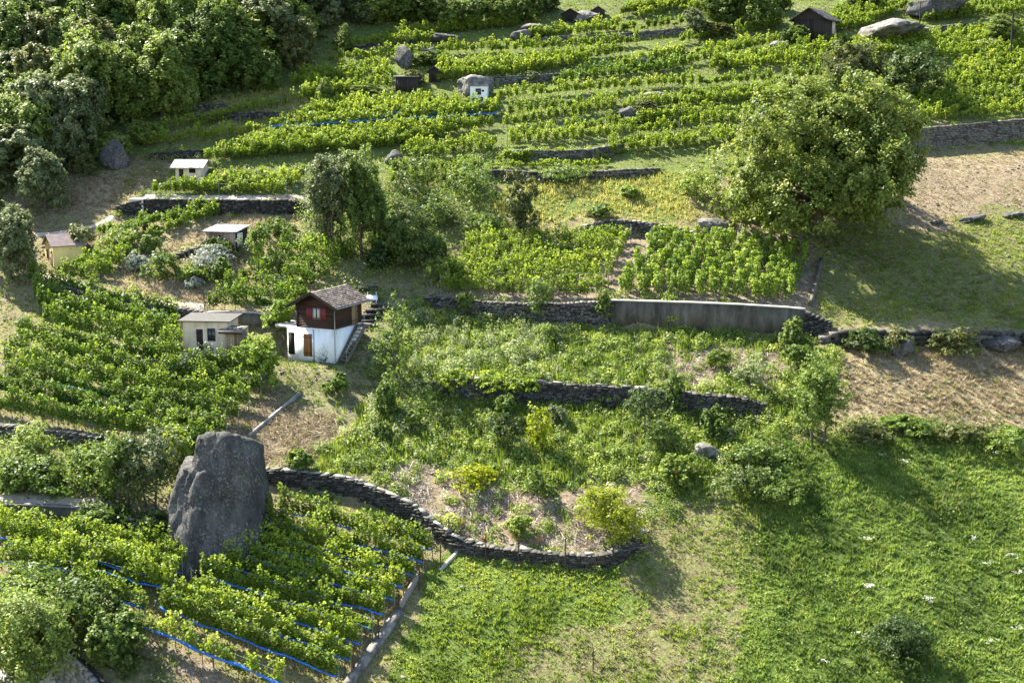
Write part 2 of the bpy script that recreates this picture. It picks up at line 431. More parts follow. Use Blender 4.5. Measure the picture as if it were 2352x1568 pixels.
_cp, _sp = math.cos(PITCH), math.sin(PITCH)
_T = np.concatenate([np.arange(50, 230, .25)])
def at(u, v, lift=0.0):
    """the ground point seen at picture position (u, v)"""
    a = (u - CX) / FPX; b = -(v - CY) / FPX
    d = np.array([a, _cp + b * _sp, -_sp + b * _cp])
    P = d[None] * _T[:, None]
    h = P[:, 2] + CAMZ - zat(P[:, 0], P[:, 1]) - lift
    i = int(np.argmax(h < 0))
    if h[i] >= 0: i = len(_T) - 1
    t0, t1 = _T[max(i - 1, 0)], _T[i]
    f = h[max(i - 1, 0)] / (h[max(i - 1, 0)] - h[i] + 1e-9)
    t = t0 + (t1 - t0) * min(max(f, 0), 1)
    p = d * t
    return np.array([p[0], p[1], p[2] + CAMZ])

def scale_at(p):
    """picture units per metre at world point p"""
    dp = p[1] * _cp - (p[2] - CAMZ) * _sp
    return FPX / dp

def inpoly(x, y, poly):
    poly = np.asarray(poly, float)[:, :2]
    r = np.zeros(np.shape(x), bool)
    n = len(poly)
    for i in range(n):
        x0, y0 = poly[i]; x1, y1 = poly[(i + 1) % n]
        c = ((y0 > y) != (y1 > y)) & (x < (x1 - x0) * (y - y0) / (y1 - y0 + 1e-12) + x0)
        r ^= c
    return r

def resample(P, step):
    P = np.asarray(P, float)
    s = np.concatenate([[0], np.cumsum(np.linalg.norm(np.diff(P[:, :2], axis=0), axis=1))])
    n = max(2, int(round(s[-1] / step)) + 1)
    q = np.linspace(0, s[-1], n)
    return np.stack([np.interp(q, s, P[:, k]) for k in range(P.shape[1])], 1)

def px_line(pts, step=40, lift=0.0):
    """picture polyline -> ground points, densified"""
    pts = np.asarray(pts, float)
    s = np.concatenate([[0], np.cumsum(np.linalg.norm(np.diff(pts, axis=0), axis=1))])
    n = max(2, int(s[-1] / step) + 2)
    q = np.linspace(0, s[-1], n)
    return np.array([at(np.interp(a, s, pts[:, 0]), np.interp(a, s, pts[:, 1]), lift) for a in q])

STONES = []
for _i in range(10):
    _V, _F = boxes(np.zeros((1, 3)), np.array([[1., 0, 0]]), np.array([[0, 1., 0]]), np.array([[0, 0, 1.]]), 1.0, 1.0, 1.0, jit=.2)
    STONES.append(mesh('stone', _V, _F, lr=np.full(8, .5)))
    STONES[-1].materials.append(M['stone'])
WALLS = []
def wall_step(pts, h, up=.5, L=4.0, L2=None, taper=1.6):
    """cut a retaining step along the picture polyline of the wall's top edge (left to right); h in metres, one value or one per point"""
    global ZZ
    pts = np.asarray(pts, float)
    hp = np.broadcast_to(np.asarray(h, float), (len(pts),))
    K = np.array([at(u, v, hh * up + .15)[:2] for (u, v), hh in zip(pts, hp)])
    P, H = [K[0]], [hp[0]]
    for i in range(len(pts) - 1):
        m = max(2, int(np.linalg.norm(pts[i + 1] - pts[i]) / 45) + 1)
        for q in np.linspace(0, 1, m)[1:]:
            u, v = pts[i] * (1 - q) + pts[i + 1] * q
            hh = hp[i] * (1 - q) + hp[i + 1] * q
            P.append(at(u, v, hh * up + .15)[:2]); H.append(hh)
    PH = resample(np.c_[np.array(P), np.array(H)], 1.0)
    P, H = PH[:, :2], PH[:, 2]
    # round the corners
    for _ in range(2):
        P[1:-1] = P[1:-1] * .5 + (P[:-2] + P[2:]) * .25
    s = np.concatenate([[0], np.cumsum(np.linalg.norm(np.diff(P, axis=0), axis=1))])
    L2 = L2 or L
    R = 3.2 * max(L, L2)
    m = (XX > P[:, 0].min() - R) & (XX < P[:, 0].max() + R) & (YY > P[:, 1].min() - R) & (YY < P[:, 1].max() + R)
    x = XX[m]; y = YY[m]
    best = np.full(x.shape, 1e9); side = np.zeros(x.shape); par = np.zeros(x.shape)
    for i in range(len(P) - 1):
        ax, ay = P[i]; bx, by = P[i + 1]; dx, dy = bx - ax, by - ay; l2 = dx * dx + dy * dy + 1e-9
        t = np.clip(((x - ax) * dx + (y - ay) * dy) / l2, 0, 1)
        qx = x - ax - t * dx; qy = y - ay - t * dy
        d = np.hypot(qx, qy)
        b = d < best
        best = np.where(b, d, best); side = np.where(b, np.sign(dx * qy - dy * qx), side); par = np.where(b, s[i] + t * math.sqrt(l2), par)
    tp = np.clip(np.minimum(par, s[-1] - par) / taper, 0, 1)
    d = best * side
    sm = np.tanh(d / .16)
    hh = np.interp(par, s, H)
    o = np.where(d > 0, up * hh * np.exp(-best / L), (1 - up) * hh * np.exp(-best / L2)) * sm * tp
    ZZ[m] += o
    brk = [int(np.argmin(np.linalg.norm(P - k, axis=1))) for k in K]
    return P, brk

def pad(p, yaw, x, y, soft=1.0, dz=0.0):
    """level a yard: local rectangle x, y round p"""
    global ZZ
    c, s_ = math.cos(yaw), math.sin(yaw)
    dx, dy = XX - p[0], YY - p[1]
    lx = dx * c + dy * s_; ly = -dx * s_ + dy * c
    d = np.maximum(np.maximum(x[0] - lx, lx - x[1]), np.maximum(y[0] - ly, ly - y[1]))
    w = np.clip(1 - d / soft, 0, 1); w = w * w * (3 - 2 * w)
    ZZ = ZZ * (1 - w) + (p[2] + dz) * w

def wall_geo(name, label, P, mat_kind='stone', h_extra=.1, group=None, stone=(.36, .13), thick=.7, coping=0, cat='stone wall', coping_mat='stone_mid', single=0):
    """retaining wall along the ground polyline P (left to right, uphill on the left hand)"""
    P = resample(P, .45)
    T = unit(np.gradient(P, axis=0)); Nn = np.stack([-T[:, 1], T[:, 0]], 1)      # uphill normal
    up = P + Nn * .55; dn = P - Nn * .6
    zt = zat(up[:, 0], up[:, 1]) + h_extra; zb = np.minimum(zat(dn[:, 0], dn[:, 1]), zt - .15) - .25
    k = np.ones(5) / 5
    zt = np.convolve(np.pad(zt, 2, mode='edge'), k, 'valid')
    s = np.concatenate([[0], np.cumsum(np.linalg.norm(np.diff(P, axis=0), axis=1))])
    root = empty(name, (P[len(P) // 2, 0], P[len(P) // 2, 1], zb[len(P) // 2]))
    tag(root, label, cat, group, kind='thing')
    o = np.array(root.location)
    n = len(P)
    def sheet(off_f, off_b, lift):
        f = P - Nn * off_f; b = P + Nn * off_b
        V = np.concatenate([np.c_[f, zb], np.c_[f, zt + lift], np.c_[b, zt + lift], np.c_[b, zb]]) - o
        i = np.arange(n - 1)
        F = np.concatenate([np.stack([i + a * n, i + 1 + a * n, i + 1 + ((a + 1) % 4) * n, i + ((a + 1) % 4) * n], 1) for a in range(4)])
        F = np.concatenate([F, [[0, n, 2 * n, 3 * n], [4 * n - 1, 3 * n - 1, 2 * n - 1, n - 1]]])
        return V, F
    if mat_kind.startswith('concrete'):
        V, F = sheet(thick / 2, thick / 2, 0)
        obj('wall_face', mesh('wall_face', V, F), M[mat_kind], root)
        f = P - Nn * (thick / 2 + .05); b = P + Nn * (thick / 2 - .05)
        V = np.concatenate([np.c_[f, zt + .005], np.c_[f, zt + .1], np.c_[b, zt + .1], np.c_[b, zt + .005]]) - o
        i = np.arange(n - 1)
        F = np.concatenate([np.stack([i + a * n, i + 1 + a * n, i + 1 + ((a + 1) % 4) * n, i + ((a + 1) % 4) * n], 1) for a in range(4)])
        F = np.concatenate([F, [[0, n, 2 * n, 3 * n], [4 * n - 1, 3 * n - 1, 2 * n - 1, n - 1]]])
        obj('coping', mesh('coping', V, F), M[coping_mat], root)
    else:
        V, F = sheet(thick / 2 - .14, thick / 2 - .1, -.06)
        obj('wall_core', mesh('wall_core', V, F), M['wall_core'], root)
        C, TT, NN, UU, hx, hy, hz, lr = [], [], [], [], [], [], [], []
        sw, sh = stone
        maxh = (zt - zb).max()
        nc = int(maxh / sh) + 1
        for c in range(nc):
            a = -RNG.random() * sw
            while a < s[-1]:
                w = sw * (.55 + RNG.random() * .95)
                m = a + w / 2
                a += w
                if m < 0 or m > s[-1]: continue
                zt_ = np.interp(m, s, zt); zb_ = np.interp(m, s, zb)
                zc = zt_ - sh * (c + .5) + .02 * math.sin(m * 2.1 + c)
                if zc < zb_ - sh: continue
                px_, py_ = np.interp(m, s, P[:, 0]), np.interp(m, s, P[:, 1])
                tx, ty = np.interp(m, s, T[:, 0]), np.interp(m, s, T[:, 1])
                t3 = unit(np.array([tx, ty, (RNG.random() - .5) * .10])); n3 = unit(np.array([-ty, tx, 0]))
                off = thick / 2 - .15 + (RNG.random() - .5) * .09
                dep = .17
                if c == 0: off = 0.0; dep = thick / 2 + RNG.random() * .06
                C.append([px_ - n3[0] * off, py_ - n3[1] * off, zc + (RNG.random() - .3) * .05 * (c == 0)])
                TT.append(t3); NN.append(n3); UU.append(np.cross(t3, n3)); hx.append(w * .47); hy.append(dep); hz.append(sh * (.42 + .1 * RNG.random())); lr.append(RNG.random())
        C, TT, NN, UU, hx, hy, hz, lr = [np.array(q) for q in (C, TT, NN, UU, hx, hy, hz, lr)]
        if single:
            order = np.argsort(-hx * hz)
            for q in order[:single]:
                st = bpy.data.objects.new('stone', STONES[int(lr[q] * 997) % len(STONES)])
                COL.objects.link(st); st.parent = root
                R3 = np.stack([TT[q] * hx[q], NN[q] * hy[q], UU[q] * hz[q]], 1)
                mm = np.eye(4); mm[:3, :3] = R3; mm[:3, 3] = C[q] - o
                st.matrix_local = Matrix(mm.tolist())
            rest = order[single:]
            C, TT, NN, UU, hx, hy, hz, lr = [q[rest] for q in (C, TT, NN, UU, hx, hy, hz, lr)]
        V, F = boxes(C - o, TT, NN, UU, hx, hy, hz, jit=.16)
        st = obj('stones', mesh('stones', V, F, lr=np.repeat(lr, 8)), M[mat_kind], root)
        st["kind"] = "stuff"
    if coping:
        a = .2
        while a < s[-1] - .3:
            w = .25 + RNG.random() ** 1.5 * .85
            m = a + w / 2
            a += w + RNG.random() * coping
            px_, py_, z_ = np.interp(m, s, P[:, 0]), np.interp(m, s, P[:, 1]), np.interp(m, s, zt)
            tx, ty = np.interp(m, s, T[:, 0]), np.interp(m, s, T[:, 1])
            dz = (np.interp(m + .3, s, zt) - np.interp(m - .3, s, zt)) / .6
            yw = RNG.normal(0, .18); tx, ty = tx * math.cos(yw) - ty * math.sin(yw), tx * math.sin(yw) + ty * math.cos(yw)
            t3 = unit(np.array([tx, ty, dz + RNG.normal(0, .05)])); n3 = unit(np.array([-ty, tx, RNG.normal(0, .08)]))
            V, F = boxes(np.array([[px_ + RNG.normal(0, .06), py_ + RNG.normal(0, .06), z_ + .05]]) - o, t3[None], n3[None], np.cross(t3, n3)[None], w * .47, thick * (.22 + .28 * RNG.random()), .025 + .03 * RNG.random(), jit=.28)
            obj('coping_stone', mesh('coping_stone', V, F), M['stone_pale' if RNG.random() < .18 else 'stone_mid'], root)
    return root

# picture polylines of the wall tops, height in metres, then how the wall is built
WALL_LIST = [
    # name, label, pts, h, kind, kwargs step, kwargs geo
    ('far_right', 'long dark dry stone wall holding the vine terrace right of the walnut tree', [(2060, 302), (2200, 290), (2420, 270)], 2.3, 'stone', dict(up=.35, L=5), dict(stone=(.42, .16))),
    ('upper_slab', 'stone wall with loose slabs above the staked vine terrace below the walnut', [(1335, 518), (1420, 508), (1500, 518), (1600, 535)], 1.3, 'stone', dict(up=.5, L=3), dict(coping=.5)),
    ('ledge_mid', 'dark stone wall below the low young vine lines at picture centre', [(1120, 392), (1250, 396), (1400, 392), (1510, 385)], 1.0, 'stone', dict(L=3), dict(stone=(.5, .18))),
    ('ledge_block', 'rough stone wall under the bare-footed vine rows right of centre', [(1165, 345), (1280, 350), (1390, 343), (1430, 325)], 1.2, 'stone', dict(L=3), dict(stone=(.5, .18))),
    ('path_up', 'stone wall along the front of the sandy path below the small white hut', [(265, 470), (330, 460), (500, 462), (715, 463)], 1.5, 'stone', dict(up=.5, L=4), dict(stone=(.42, .16))),
    ('hut_path', 'low dry stone wall below the pinkish path from the yellow hut', [(95, 640), (200, 672), (300, 698), (400, 712), (475, 716)], 1.1, 'stone', dict(L=3.5), dict()),
    ('shed_back', 'grey concrete wall behind the beige shed beside the dark chalet', [(470, 717), (560, 722), (650, 724)], 1.2, 'concrete', dict(L=3), dict(cat='concrete wall')),
    ('right_rough', 'rough boulder wall overgrown with ivy below the shaded slope at right', [(1885, 765), (1990, 757), (2080, 765), (2200, 762), (2400, 770)], 1.3, 'stone', dict(L=4), dict(stone=(.75, .32))),
    ('weed_terrace', 'dark dry stone wall crossing the weedy garden, topped by a trailing vine at left', [(990, 868), (1120, 872), (1250, 880), (1480, 888), (1600, 902), (1765, 915)], 1.8, 'stone', dict(up=.5, L=5), dict(coping=2.5, single=300)),
    ('left_road', 'concrete wall along the sandy track left of the tall dark boulder', [(-30, 1158), (100, 1166), (215, 1172), (310, 1192)], 1.2, 'concrete', dict(up=.5, L=3.5), dict(cat='concrete wall', thick=.4)),
    ('left_vines', 'dry stone wall half hidden among the left vineyard rows', [(105, 758), (190, 782), (300, 830), (400, 862)], 1.2, 'stone', dict(L=3), dict()),
    ('left_low', 'short grey stone wall in the thicket at the left edge', [(-30, 975), (60, 985), (230, 1000)], 1.0, 'stone', dict(L=3), dict()),
    ('left_meadow', 'short dark wall in the yellow meadow below the forest edge', [(425, 248), (480, 243), (530, 240)], .8, 'stone', dict(L=2.5), dict(stone=(.5, .2))),
    ('left_meadow_low', 'dark wall below the sparse vines in the meadow under the forest', [(450, 268), (540, 262), (640, 258)], .9, 'stone', dict(L=2.5), dict(stone=(.5, .2))),
    ('left_stub', 'stone wall under the three rows right of the hollowed rock', [(345, 352), (410, 350), (480, 342)], 1.0, 'stone', dict(L=2.5), dict(stone=(.5, .2))),
    ('mid_rock', 'low stone wall along the dry grass strip right of the boulder hut', [(1060, 188), (1140, 180), (1230, 176), (1300, 168)], .9, 'stone', dict(L=2.5), dict(stone=(.5, .2))),
    ('top_left_ledge', 'grey stone ledge below the uppermost rows near the forest', [(800, 108), (880, 100), (960, 92)], .8, 'stone', dict(L=2.5), dict(stone=(.5, .2))),
    ('top_ledge', 'dark stone ledge under the topmost long rows right of centre', [(1240, 88), (1400, 82), (1560, 68), (1600, 62)], .9, 'stone', dict(L=2.5), dict(stone=(.5, .2))),
    ('barn_ledge', 'dark stone ledge below the rows left of the dark barn', [(1660, 140), (1740, 122), (1820, 104)], .9, 'stone', dict(L=2.5), dict(stone=(.5, .2))),
    ('right_ledge', 'dark stone ledge running up to the utility post at upper right', [(2090, 72), (2200, 58), (2380, 44)], .9, 'stone', dict(L=2.5), dict(stone=(.5, .2))),
    ('centre_ledge', 'stone ledge below the rows left of the two shrubs at upper right', [(1440, 275), (1530, 262), (1640, 255)], .7, 'stone', dict(L=2.0), dict(stone=(.5, .2))),
    ('plank_ledge', 'short dark stone wall left of the plank shed on the dry knoll', [(395, 590), (430, 572), (465, 560)], .9, 'stone', dict(L=2.0), dict(stone=(.4, .15))),
]
for nm, lb, pts, h, kd, ks, kg in WALL_LIST:
    P, brk = wall_step(pts, max(.35, h - .5), **ks)
    WALLS.append((lb, P, kd, kg))
# one long step, built in three ways: dry stone, concrete, stone buttress
P, b = wall_step([(975, 682), (1060, 690), (1180, 700), (1300, 700), (1400, 692), (1600, 698), (1846, 711), (1880, 726), (1908, 745)], [.5, 1.0, 1.15, 1.2, 1.9, 2.1, 2.1, 1.3, .4], up=.5, L=4.5, taper=1.0)
WALLS += [('dry stone wall left of the long concrete wall, bowed at its left end', P[b[0]:b[4] + 1], 'stone', dict(single=300)),
          ('long stained concrete retaining wall in front of the staked vines', P[b[4]:b[6] + 1], 'concrete', dict(cat='concrete wall', thick=.45, coping_mat='concrete_pale')),
          ('stone buttress sloping down at the right end of the concrete wall', P[b[6]:], 'stone', dict())]
P, b = wall_step([(598, 1076), (700, 1088), (800, 1098), (880, 1128), (960, 1165), (1005, 1205), (1060, 1243), (1092, 1256), (1200, 1266), (1300, 1277), (1400, 1283), (1440, 1258), (1480, 1218)],
                 [.8, .9, 1.0, 1.1, 1.1, 1.0, .7, .45, .45, .5, .55, .45, .3], up=.5, L=4.5, taper=.8)
WALLS += [('curved dry stone wall with pale coping slabs above the blue-netted vines', P[b[0]:b[7] + 1], 'stone', dict(coping=.25, single=300, thick=.52)),
          ('low stone wall at the foot of the weedy garden carrying rusty iron posts', P[b[7]:], 'stone', dict(coping=3.0, single=300, thick=.52))]
# the road cut in the bottom left corner
ROADWALL = wall_step([(118, 1478), (150, 1494), (190, 1520), (232, 1568), (260, 1610)], 3.0, up=.12, L=3, L2=7, taper=.8)[0]
CHALET = at(770, 834); CHALET_YAW = math.radians(-24)
pad(CHALET, CHALET_YAW, (-4.6, 1.4), (-1.6, .3), 1.6, -.05)

# ------------------------------------------------------------------ ground sheet with zones
def wpoly(pts):
    return np.array([at(u, v)[:2] for u, v in pts])
# picture outline, (green, straw, soil) weights; later ones win
ZONES = [
    ('vineyard_up', [(300, 470), (300, 330), (650, 190), (760, 80), (1000, -20), (2500, -60), (2500, 300), (2060, 310), (1650, 420), (1100, 420), (700, 470)], (.62, .3, .25)),
    ('forest', [(-150, -120), (860, -120), (760, 90), (640, 195), (440, 262), (310, 330), (240, 400), (0, 470), (-150, 480)], (.62, .1, .3)),
    ('top_meadow', [(-150, -40), (300, -60), (310, 8), (180, 22), (-150, 25)], (.85, .3, 0)),
    ('meadow_up', [(425, 262), (640, 200), (760, 190), (740, 240), (600, 300), (330, 330)], (.45, .6, .0)),
    ('bank_left', [(-60, 470), (240, 380), (330, 345), (480, 350), (400, 380), (340, 430), (300, 470), (240, 510), (60, 540), (-60, 540)], (.25, .7, .3)),
    ('knoll', [(330, 585), (380, 555), (560, 490), (730, 462), (735, 520), (640, 545), (600, 630), (520, 690), (470, 715), (200, 668), (240, 650), (320, 600)], (.18, .95, .05)),
    ('yellow_grass', [(1130, 520), (1180, 440), (1330, 405), (1560, 395), (1660, 420), (1580, 530), (1330, 525)], (.65, .5, .0)),
    ('thicket', [(700, 470), (880, 370), (1120, 400), (1180, 440), (1130, 520), (1020, 560), (1010, 670), (840, 690), (800, 640), (700, 590)], (.5, .2, .4)),
    ('staked', [(1000, 560), (1480, 530), (1860, 570), (1870, 705), (1400, 690), (1000, 690)], (.3, .2, .62)),
    ('bare_right', [(2060, 350), (2500, 335), (2500, 500), (2020, 500)], (.12, .6, .5)),
    ('slope_right', [(1880, 520), (2030, 505), (2500, 500), (2500, 765), (1890, 755)], (.5, .5, .1)),
    ('straw_right', [(1920, 800), (2080, 800), (2500, 800), (2500, 990), (2100, 950), (1890, 960)], (.1, .95, .12)),
    ('weeds', [(830, 900), (960, 700), (1400, 745), (1830, 775), (1920, 800), (1880, 980), (1600, 1130), (1480, 1230), (1090, 1250), (880, 1130), (720, 1080), (770, 960)], (.6, .4, .25)),
    ('rubble', [(860, 1110), (960, 1060), (1240, 1130), (1480, 1080), (1480, 1230), (1400, 1280), (1090, 1250)], (.25, .4, .6)),
    ('bare_garden', [(1520, 790), (1640, 800), (1800, 800), (1780, 900), (1620, 890), (1500, 880)], (.3, .3, .62)),
    ('plot', [(640, 880), (700, 890), (790, 920), (720, 1080), (600, 1070), (520, 1000)], (.18, .5, .62)),
    ('chalet_yard', [(600, 800), (860, 740), (880, 680), (980, 660), (900, 860), (760, 930), (640, 900)], (.5, .3, .45)),
    ('meadow', [(1620, 1180), (1900, 1010), (2500, 980), (2700, 1800), (1500, 1800), (1560, 1400)], (.95, .2, .0)),
    ('meadow_centre', [(1000, 1310), (1090, 1270), (1440, 1295), (1480, 1420), (1380, 1800), (700, 1800), (840, 1560)], (.8, .35, .0)),
    ('meadow_strip', [(1460, 1240), (1640, 1120), (1760, 1190), (1700, 1400), (1720, 1800), (1080, 1800), (1260, 1490), (1400, 1400)], (.48, .65, .12)),
    ('net_vines', [(-100, 1180), (420, 1240), (620, 1180), (1010, 1270), (780, 1620), (300, 1620), (160, 1350), (-100, 1330)], (.42, .45, .35)),
    ('front_soil', [(20, 1320), (170, 1350), (340, 1430), (640, 1600), (420, 1620), (300, 1480), (60, 1370)], (.2, .3, .75)),
]
ZP = [(nm, wpoly(p), w) for nm, p, w in ZONES]
ZD = {nm: p for nm, p, w in ZP}
tx = np.concatenate([np.arange(-600, -72, 24.0), np.arange(-70, 70.01, .48), np.arange(96, 601, 24.0)])
ty = np.concatenate([np.arange(-300, 40, 34.0), np.arange(44, 64, 1.0), np.arange(64.2, 150, .44), np.arange(150.5, 212, 1.0), np.arange(220, 700, 24.0)])
TX, TY = np.meshgrid(tx, ty)
TZ = zat(TX, TY)
jit = np.stack([snoise(np.stack([TX, TY], -1), .55, 5), snoise(np.stack([TX, TY], -1), .55, 9)], -1) * .8 + np.stack([snoise(np.stack([TX, TY], -1), .16, 3), snoise(np.stack([TX, TY], -1), .16, 7)], -1) * 1.6
ZC = np.zeros(TX.shape + (4,)); ZC[..., :3] = (.4, .35, .3); ZC[..., 3] = 1
for nm, p, w in ZP:
    ZC[inpoly(TX + jit[..., 0], TY + jit[..., 1], p), :3] = w
nyy, nxx = TX.shape
ii = (np.arange(nyy - 1)[:, None] * nxx + np.arange(nxx - 1)[None]).ravel()
GF = np.stack([ii, ii + 1, ii + nxx + 1, ii + nxx], 1)
g = obj('ground', mesh('ground', np.stack([TX, TY, TZ], -1), GF, smooth=True, col=ZC.reshape(-1, 4)), M['ground'])
tag(g, 'terraced hillside of dry grass, soil and meadow', 'ground', kind='structure')

def ribbon(name, label, pts, width, mat, lift=.06, off=0.0):
    P = resample(px_line(pts, 25)[:, :2], .4)
    T = unit(np.gradient(P, axis=0)); Nn = np.stack([-T[:, 1], T[:, 0]], 1)
    k = 6
    q = np.linspace(-.5, .5, k)
    wv = width * (1 + .18 * snoise(P, 1.2, 4))
    G = P[:, None] + Nn[:, None] * (q[None, :, None] * wv[:, None, None] + off)
    Z = zat(G[..., 0], G[..., 1]) + lift - .1 * (np.abs(q) > .45)[None]
    n = len(P)
    i = (np.arange(n - 1)[:, None] * k + np.arange(k - 1)[None]).ravel()
    F = np.stack([i, i + k, i + k + 1, i + 1], 1)
    o = obj(name, mesh(name, np.concatenate([G, Z[..., None]], -1), F, smooth=True), mat)
    tag(o, label, 'path', kind='structure')
    return o
ribbon('path', 'pinkish dirt path from the yellow hut along the dry knoll', [(80, 628), (200, 660), (300, 684), (400, 699), (470, 705)], .9, M['path'])
ribbon('path', 'sandy path in front of the vine rows by the small white hut', [(330, 453), (500, 455), (715, 455)], 1.3, M['path'])
ribbon('path', 'sandy track above the concrete wall at the left edge', [(-40, 1143), (100, 1150), (210, 1156), (260, 1150)], 1.3, M['path'])
ribbon('path', 'narrow pale footpath climbing from the left edge to the stone wall', [(70, 541), (150, 534), (230, 516), (290, 478)], .7, M['path'])
ribbon('road', 'pale road in the bottom left corner below the block wall', [(-60, 1535), (60, 1580), (150, 1680)], 4.0, M['road'], lift=.1)

for lb, P, kd, kg in WALLS:
    wall_geo('concrete_wall' if kd.startswith('conc') else 'dry_stone_wall', lb, P, kd, **kg)

def block_wall():
    """masonry wall of big squared blocks above the road, each block its own piece"""
    P = resample(ROADWALL, .25)
    T = unit(np.gradient(P, axis=0)); Nn = np.stack([-T[:, 1], T[:, 0]], 1)
    s = np.concatenate([[0], np.cumsum(np.linalg.norm(np.diff(P, axis=0), axis=1))])
    up = P + Nn * .6; dn = P - Nn * .7
    zt = zat(up[:, 0], up[:, 1]) + .15; zb = zat(dn[:, 0], dn[:, 1]) - .3
    mid = len(P) // 2
    root = empty('block_wall', (P[mid, 0], P[mid, 1], zb[mid])); o = np.array(root.location)
    tag(root, 'grey squared block masonry wall above the road in the bottom left corner', 'stone wall', kind='thing')
    n = len(P)
    V = np.concatenate([np.c_[P - Nn * .18, zb], np.c_[P - Nn * .18, zt - .05], np.c_[P + Nn * .3, zt - .05], np.c_[P + Nn * .3, zb]]) - o
    i = np.arange(n - 1)
    F = np.concatenate([np.stack([i + a * n, i + 1 + a * n, i + 1 + ((a + 1) % 4) * n, i + ((a + 1) % 4) * n], 1) for a in range(4)])
    obj('wall_core', mesh('wall_core', V, F), M['wall_core'], root)
    ch = .3
    for c in range(int((zt - zb).max() / ch) + 1):
        a = -.3 * (c % 2)
        while a < s[-1]:
            w = .45 + RNG.random() * .3
            m = a + w / 2; a += w
            if m < 0 or m > s[-1]: continue
            zc = np.interp(m, s, zt) - ch * (c + .5)
            if zc < np.interp(m, s, zb) - ch: continue
            t2 = np.array([np.interp(m, s, T[:, 0]), np.interp(m, s, T[:, 1]), 0]); t2[2] = (np.interp(m + .2, s, zt) - np.interp(m - .2, s, zt)) / .4
            t2 = unit(t2); n2 = unit(np.array([-t2[1], t2[0], 0.]))
            of = .22 + RNG.random() * .04
            V, F = boxes(np.array([[np.interp(m, s, P[:, 0]) - n2[0] * of, np.interp(m, s, P[:, 1]) - n2[1] * of, zc]]) - o, t2[None], n2[None], np.cross(t2, n2)[None], w / 2 - .012, .16, ch / 2 - .012, jit=.05)
            obj('block', mesh('block', V, F), M['ashlar'], root)
block_wall()

# ------------------------------------------------------------------ vines
def ordinal(i):
    names = ['front', 'second', 'third', 'fourth', 'fifth', 'sixth', 'seventh', 'eighth', 'ninth', 'tenth', 'eleventh', 'twelfth', 'thirteenth', 'fourteenth', 'fifteenth', 'sixteenth', 'seventeenth', 'eighteenth', 'nineteenth', 'twentieth']
    return names[i] if i < len(names) else '%dth' % (i + 1)

def row_foliage(P, h, per_m, leaf, spacing, clump, z0, arch, rng, tri=False, curl=.5):
    """P: dense ground polyline (n,3). shoots rise from each vine and arch over"""
    s = np.concatenate([[0], np.cumsum(np.linalg.norm(np.diff(P, axis=0), axis=1))])
    npl = max(2, int(s[-1] / spacing))
    sp = (np.arange(npl) + .5) * s[-1] / npl + rng.normal(0, .06, npl)
    vig = np.clip(1 + rng.normal(0, .18, npl), .55, 1.4)
    miss = rng.random(npl) < .03
    vig = np.where(miss, .35, vig)
    nsh = max(4, int(round(per_m * spacing / 11)))
    nl = 11
    ps = np.repeat(sp, nsh); pv = np.repeat(vig, nsh); n = len(ps)
    s0 = ps + rng.normal(0, clump, n); l0 = rng.normal(0, .05, n)
    ds = rng.normal(0, clump * .8, n); dl = rng.normal(.02, arch, n)
    zt = h * pv * (0.66 + .5 * rng.random(n)); zb = z0 * h * (.85 + .4 * rng.random(n))
    u = (np.arange(nl)[None] + rng.random((n, nl))) / nl
    S = s0[:, None] + ds[:, None] * u; Lt = l0[:, None] + dl[:, None] * u ** 2 * 1.6
    over = rng.random(n) < curl
    Zl = zb[:, None] + (zt - zb)[:, None] * np.where(over[:, None], np.sin(u * 2.25) / .78 * .9, u)
    S = S.ravel() + rng.normal(0, .06, n * nl); Lt = Lt.ravel() + rng.normal(0, .07, n * nl); Zl = Zl.ravel() + rng.normal(0, .05, n * nl)
    x = np.interp(S, s, P[:, 0]); y = np.interp(S, s, P[:, 1]); z = np.interp(S, s, P[:, 2])
    ti = np.clip(np.searchsorted(s, S) - 1, 0, len(s) - 2)
    d = unit((P[1:] - P[:-1])[:, :2])[ti]
    C = np.stack([x - d[:, 1] * Lt, y + d[:, 0] * Lt, z + np.maximum(Zl, .12)], 1)
    Nn = rng.normal(size=(len(C), 3)) * .75 + np.array([0, -.1, .75])
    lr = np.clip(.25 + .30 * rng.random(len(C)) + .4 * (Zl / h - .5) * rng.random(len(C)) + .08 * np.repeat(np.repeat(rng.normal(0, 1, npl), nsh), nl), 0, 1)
    V, F, L = leaves(C, Nn, leaf * (.65 + .7 * rng.random(len(C))), .85, lr, rng, tri=tri)
    return V, F, L, sp, s

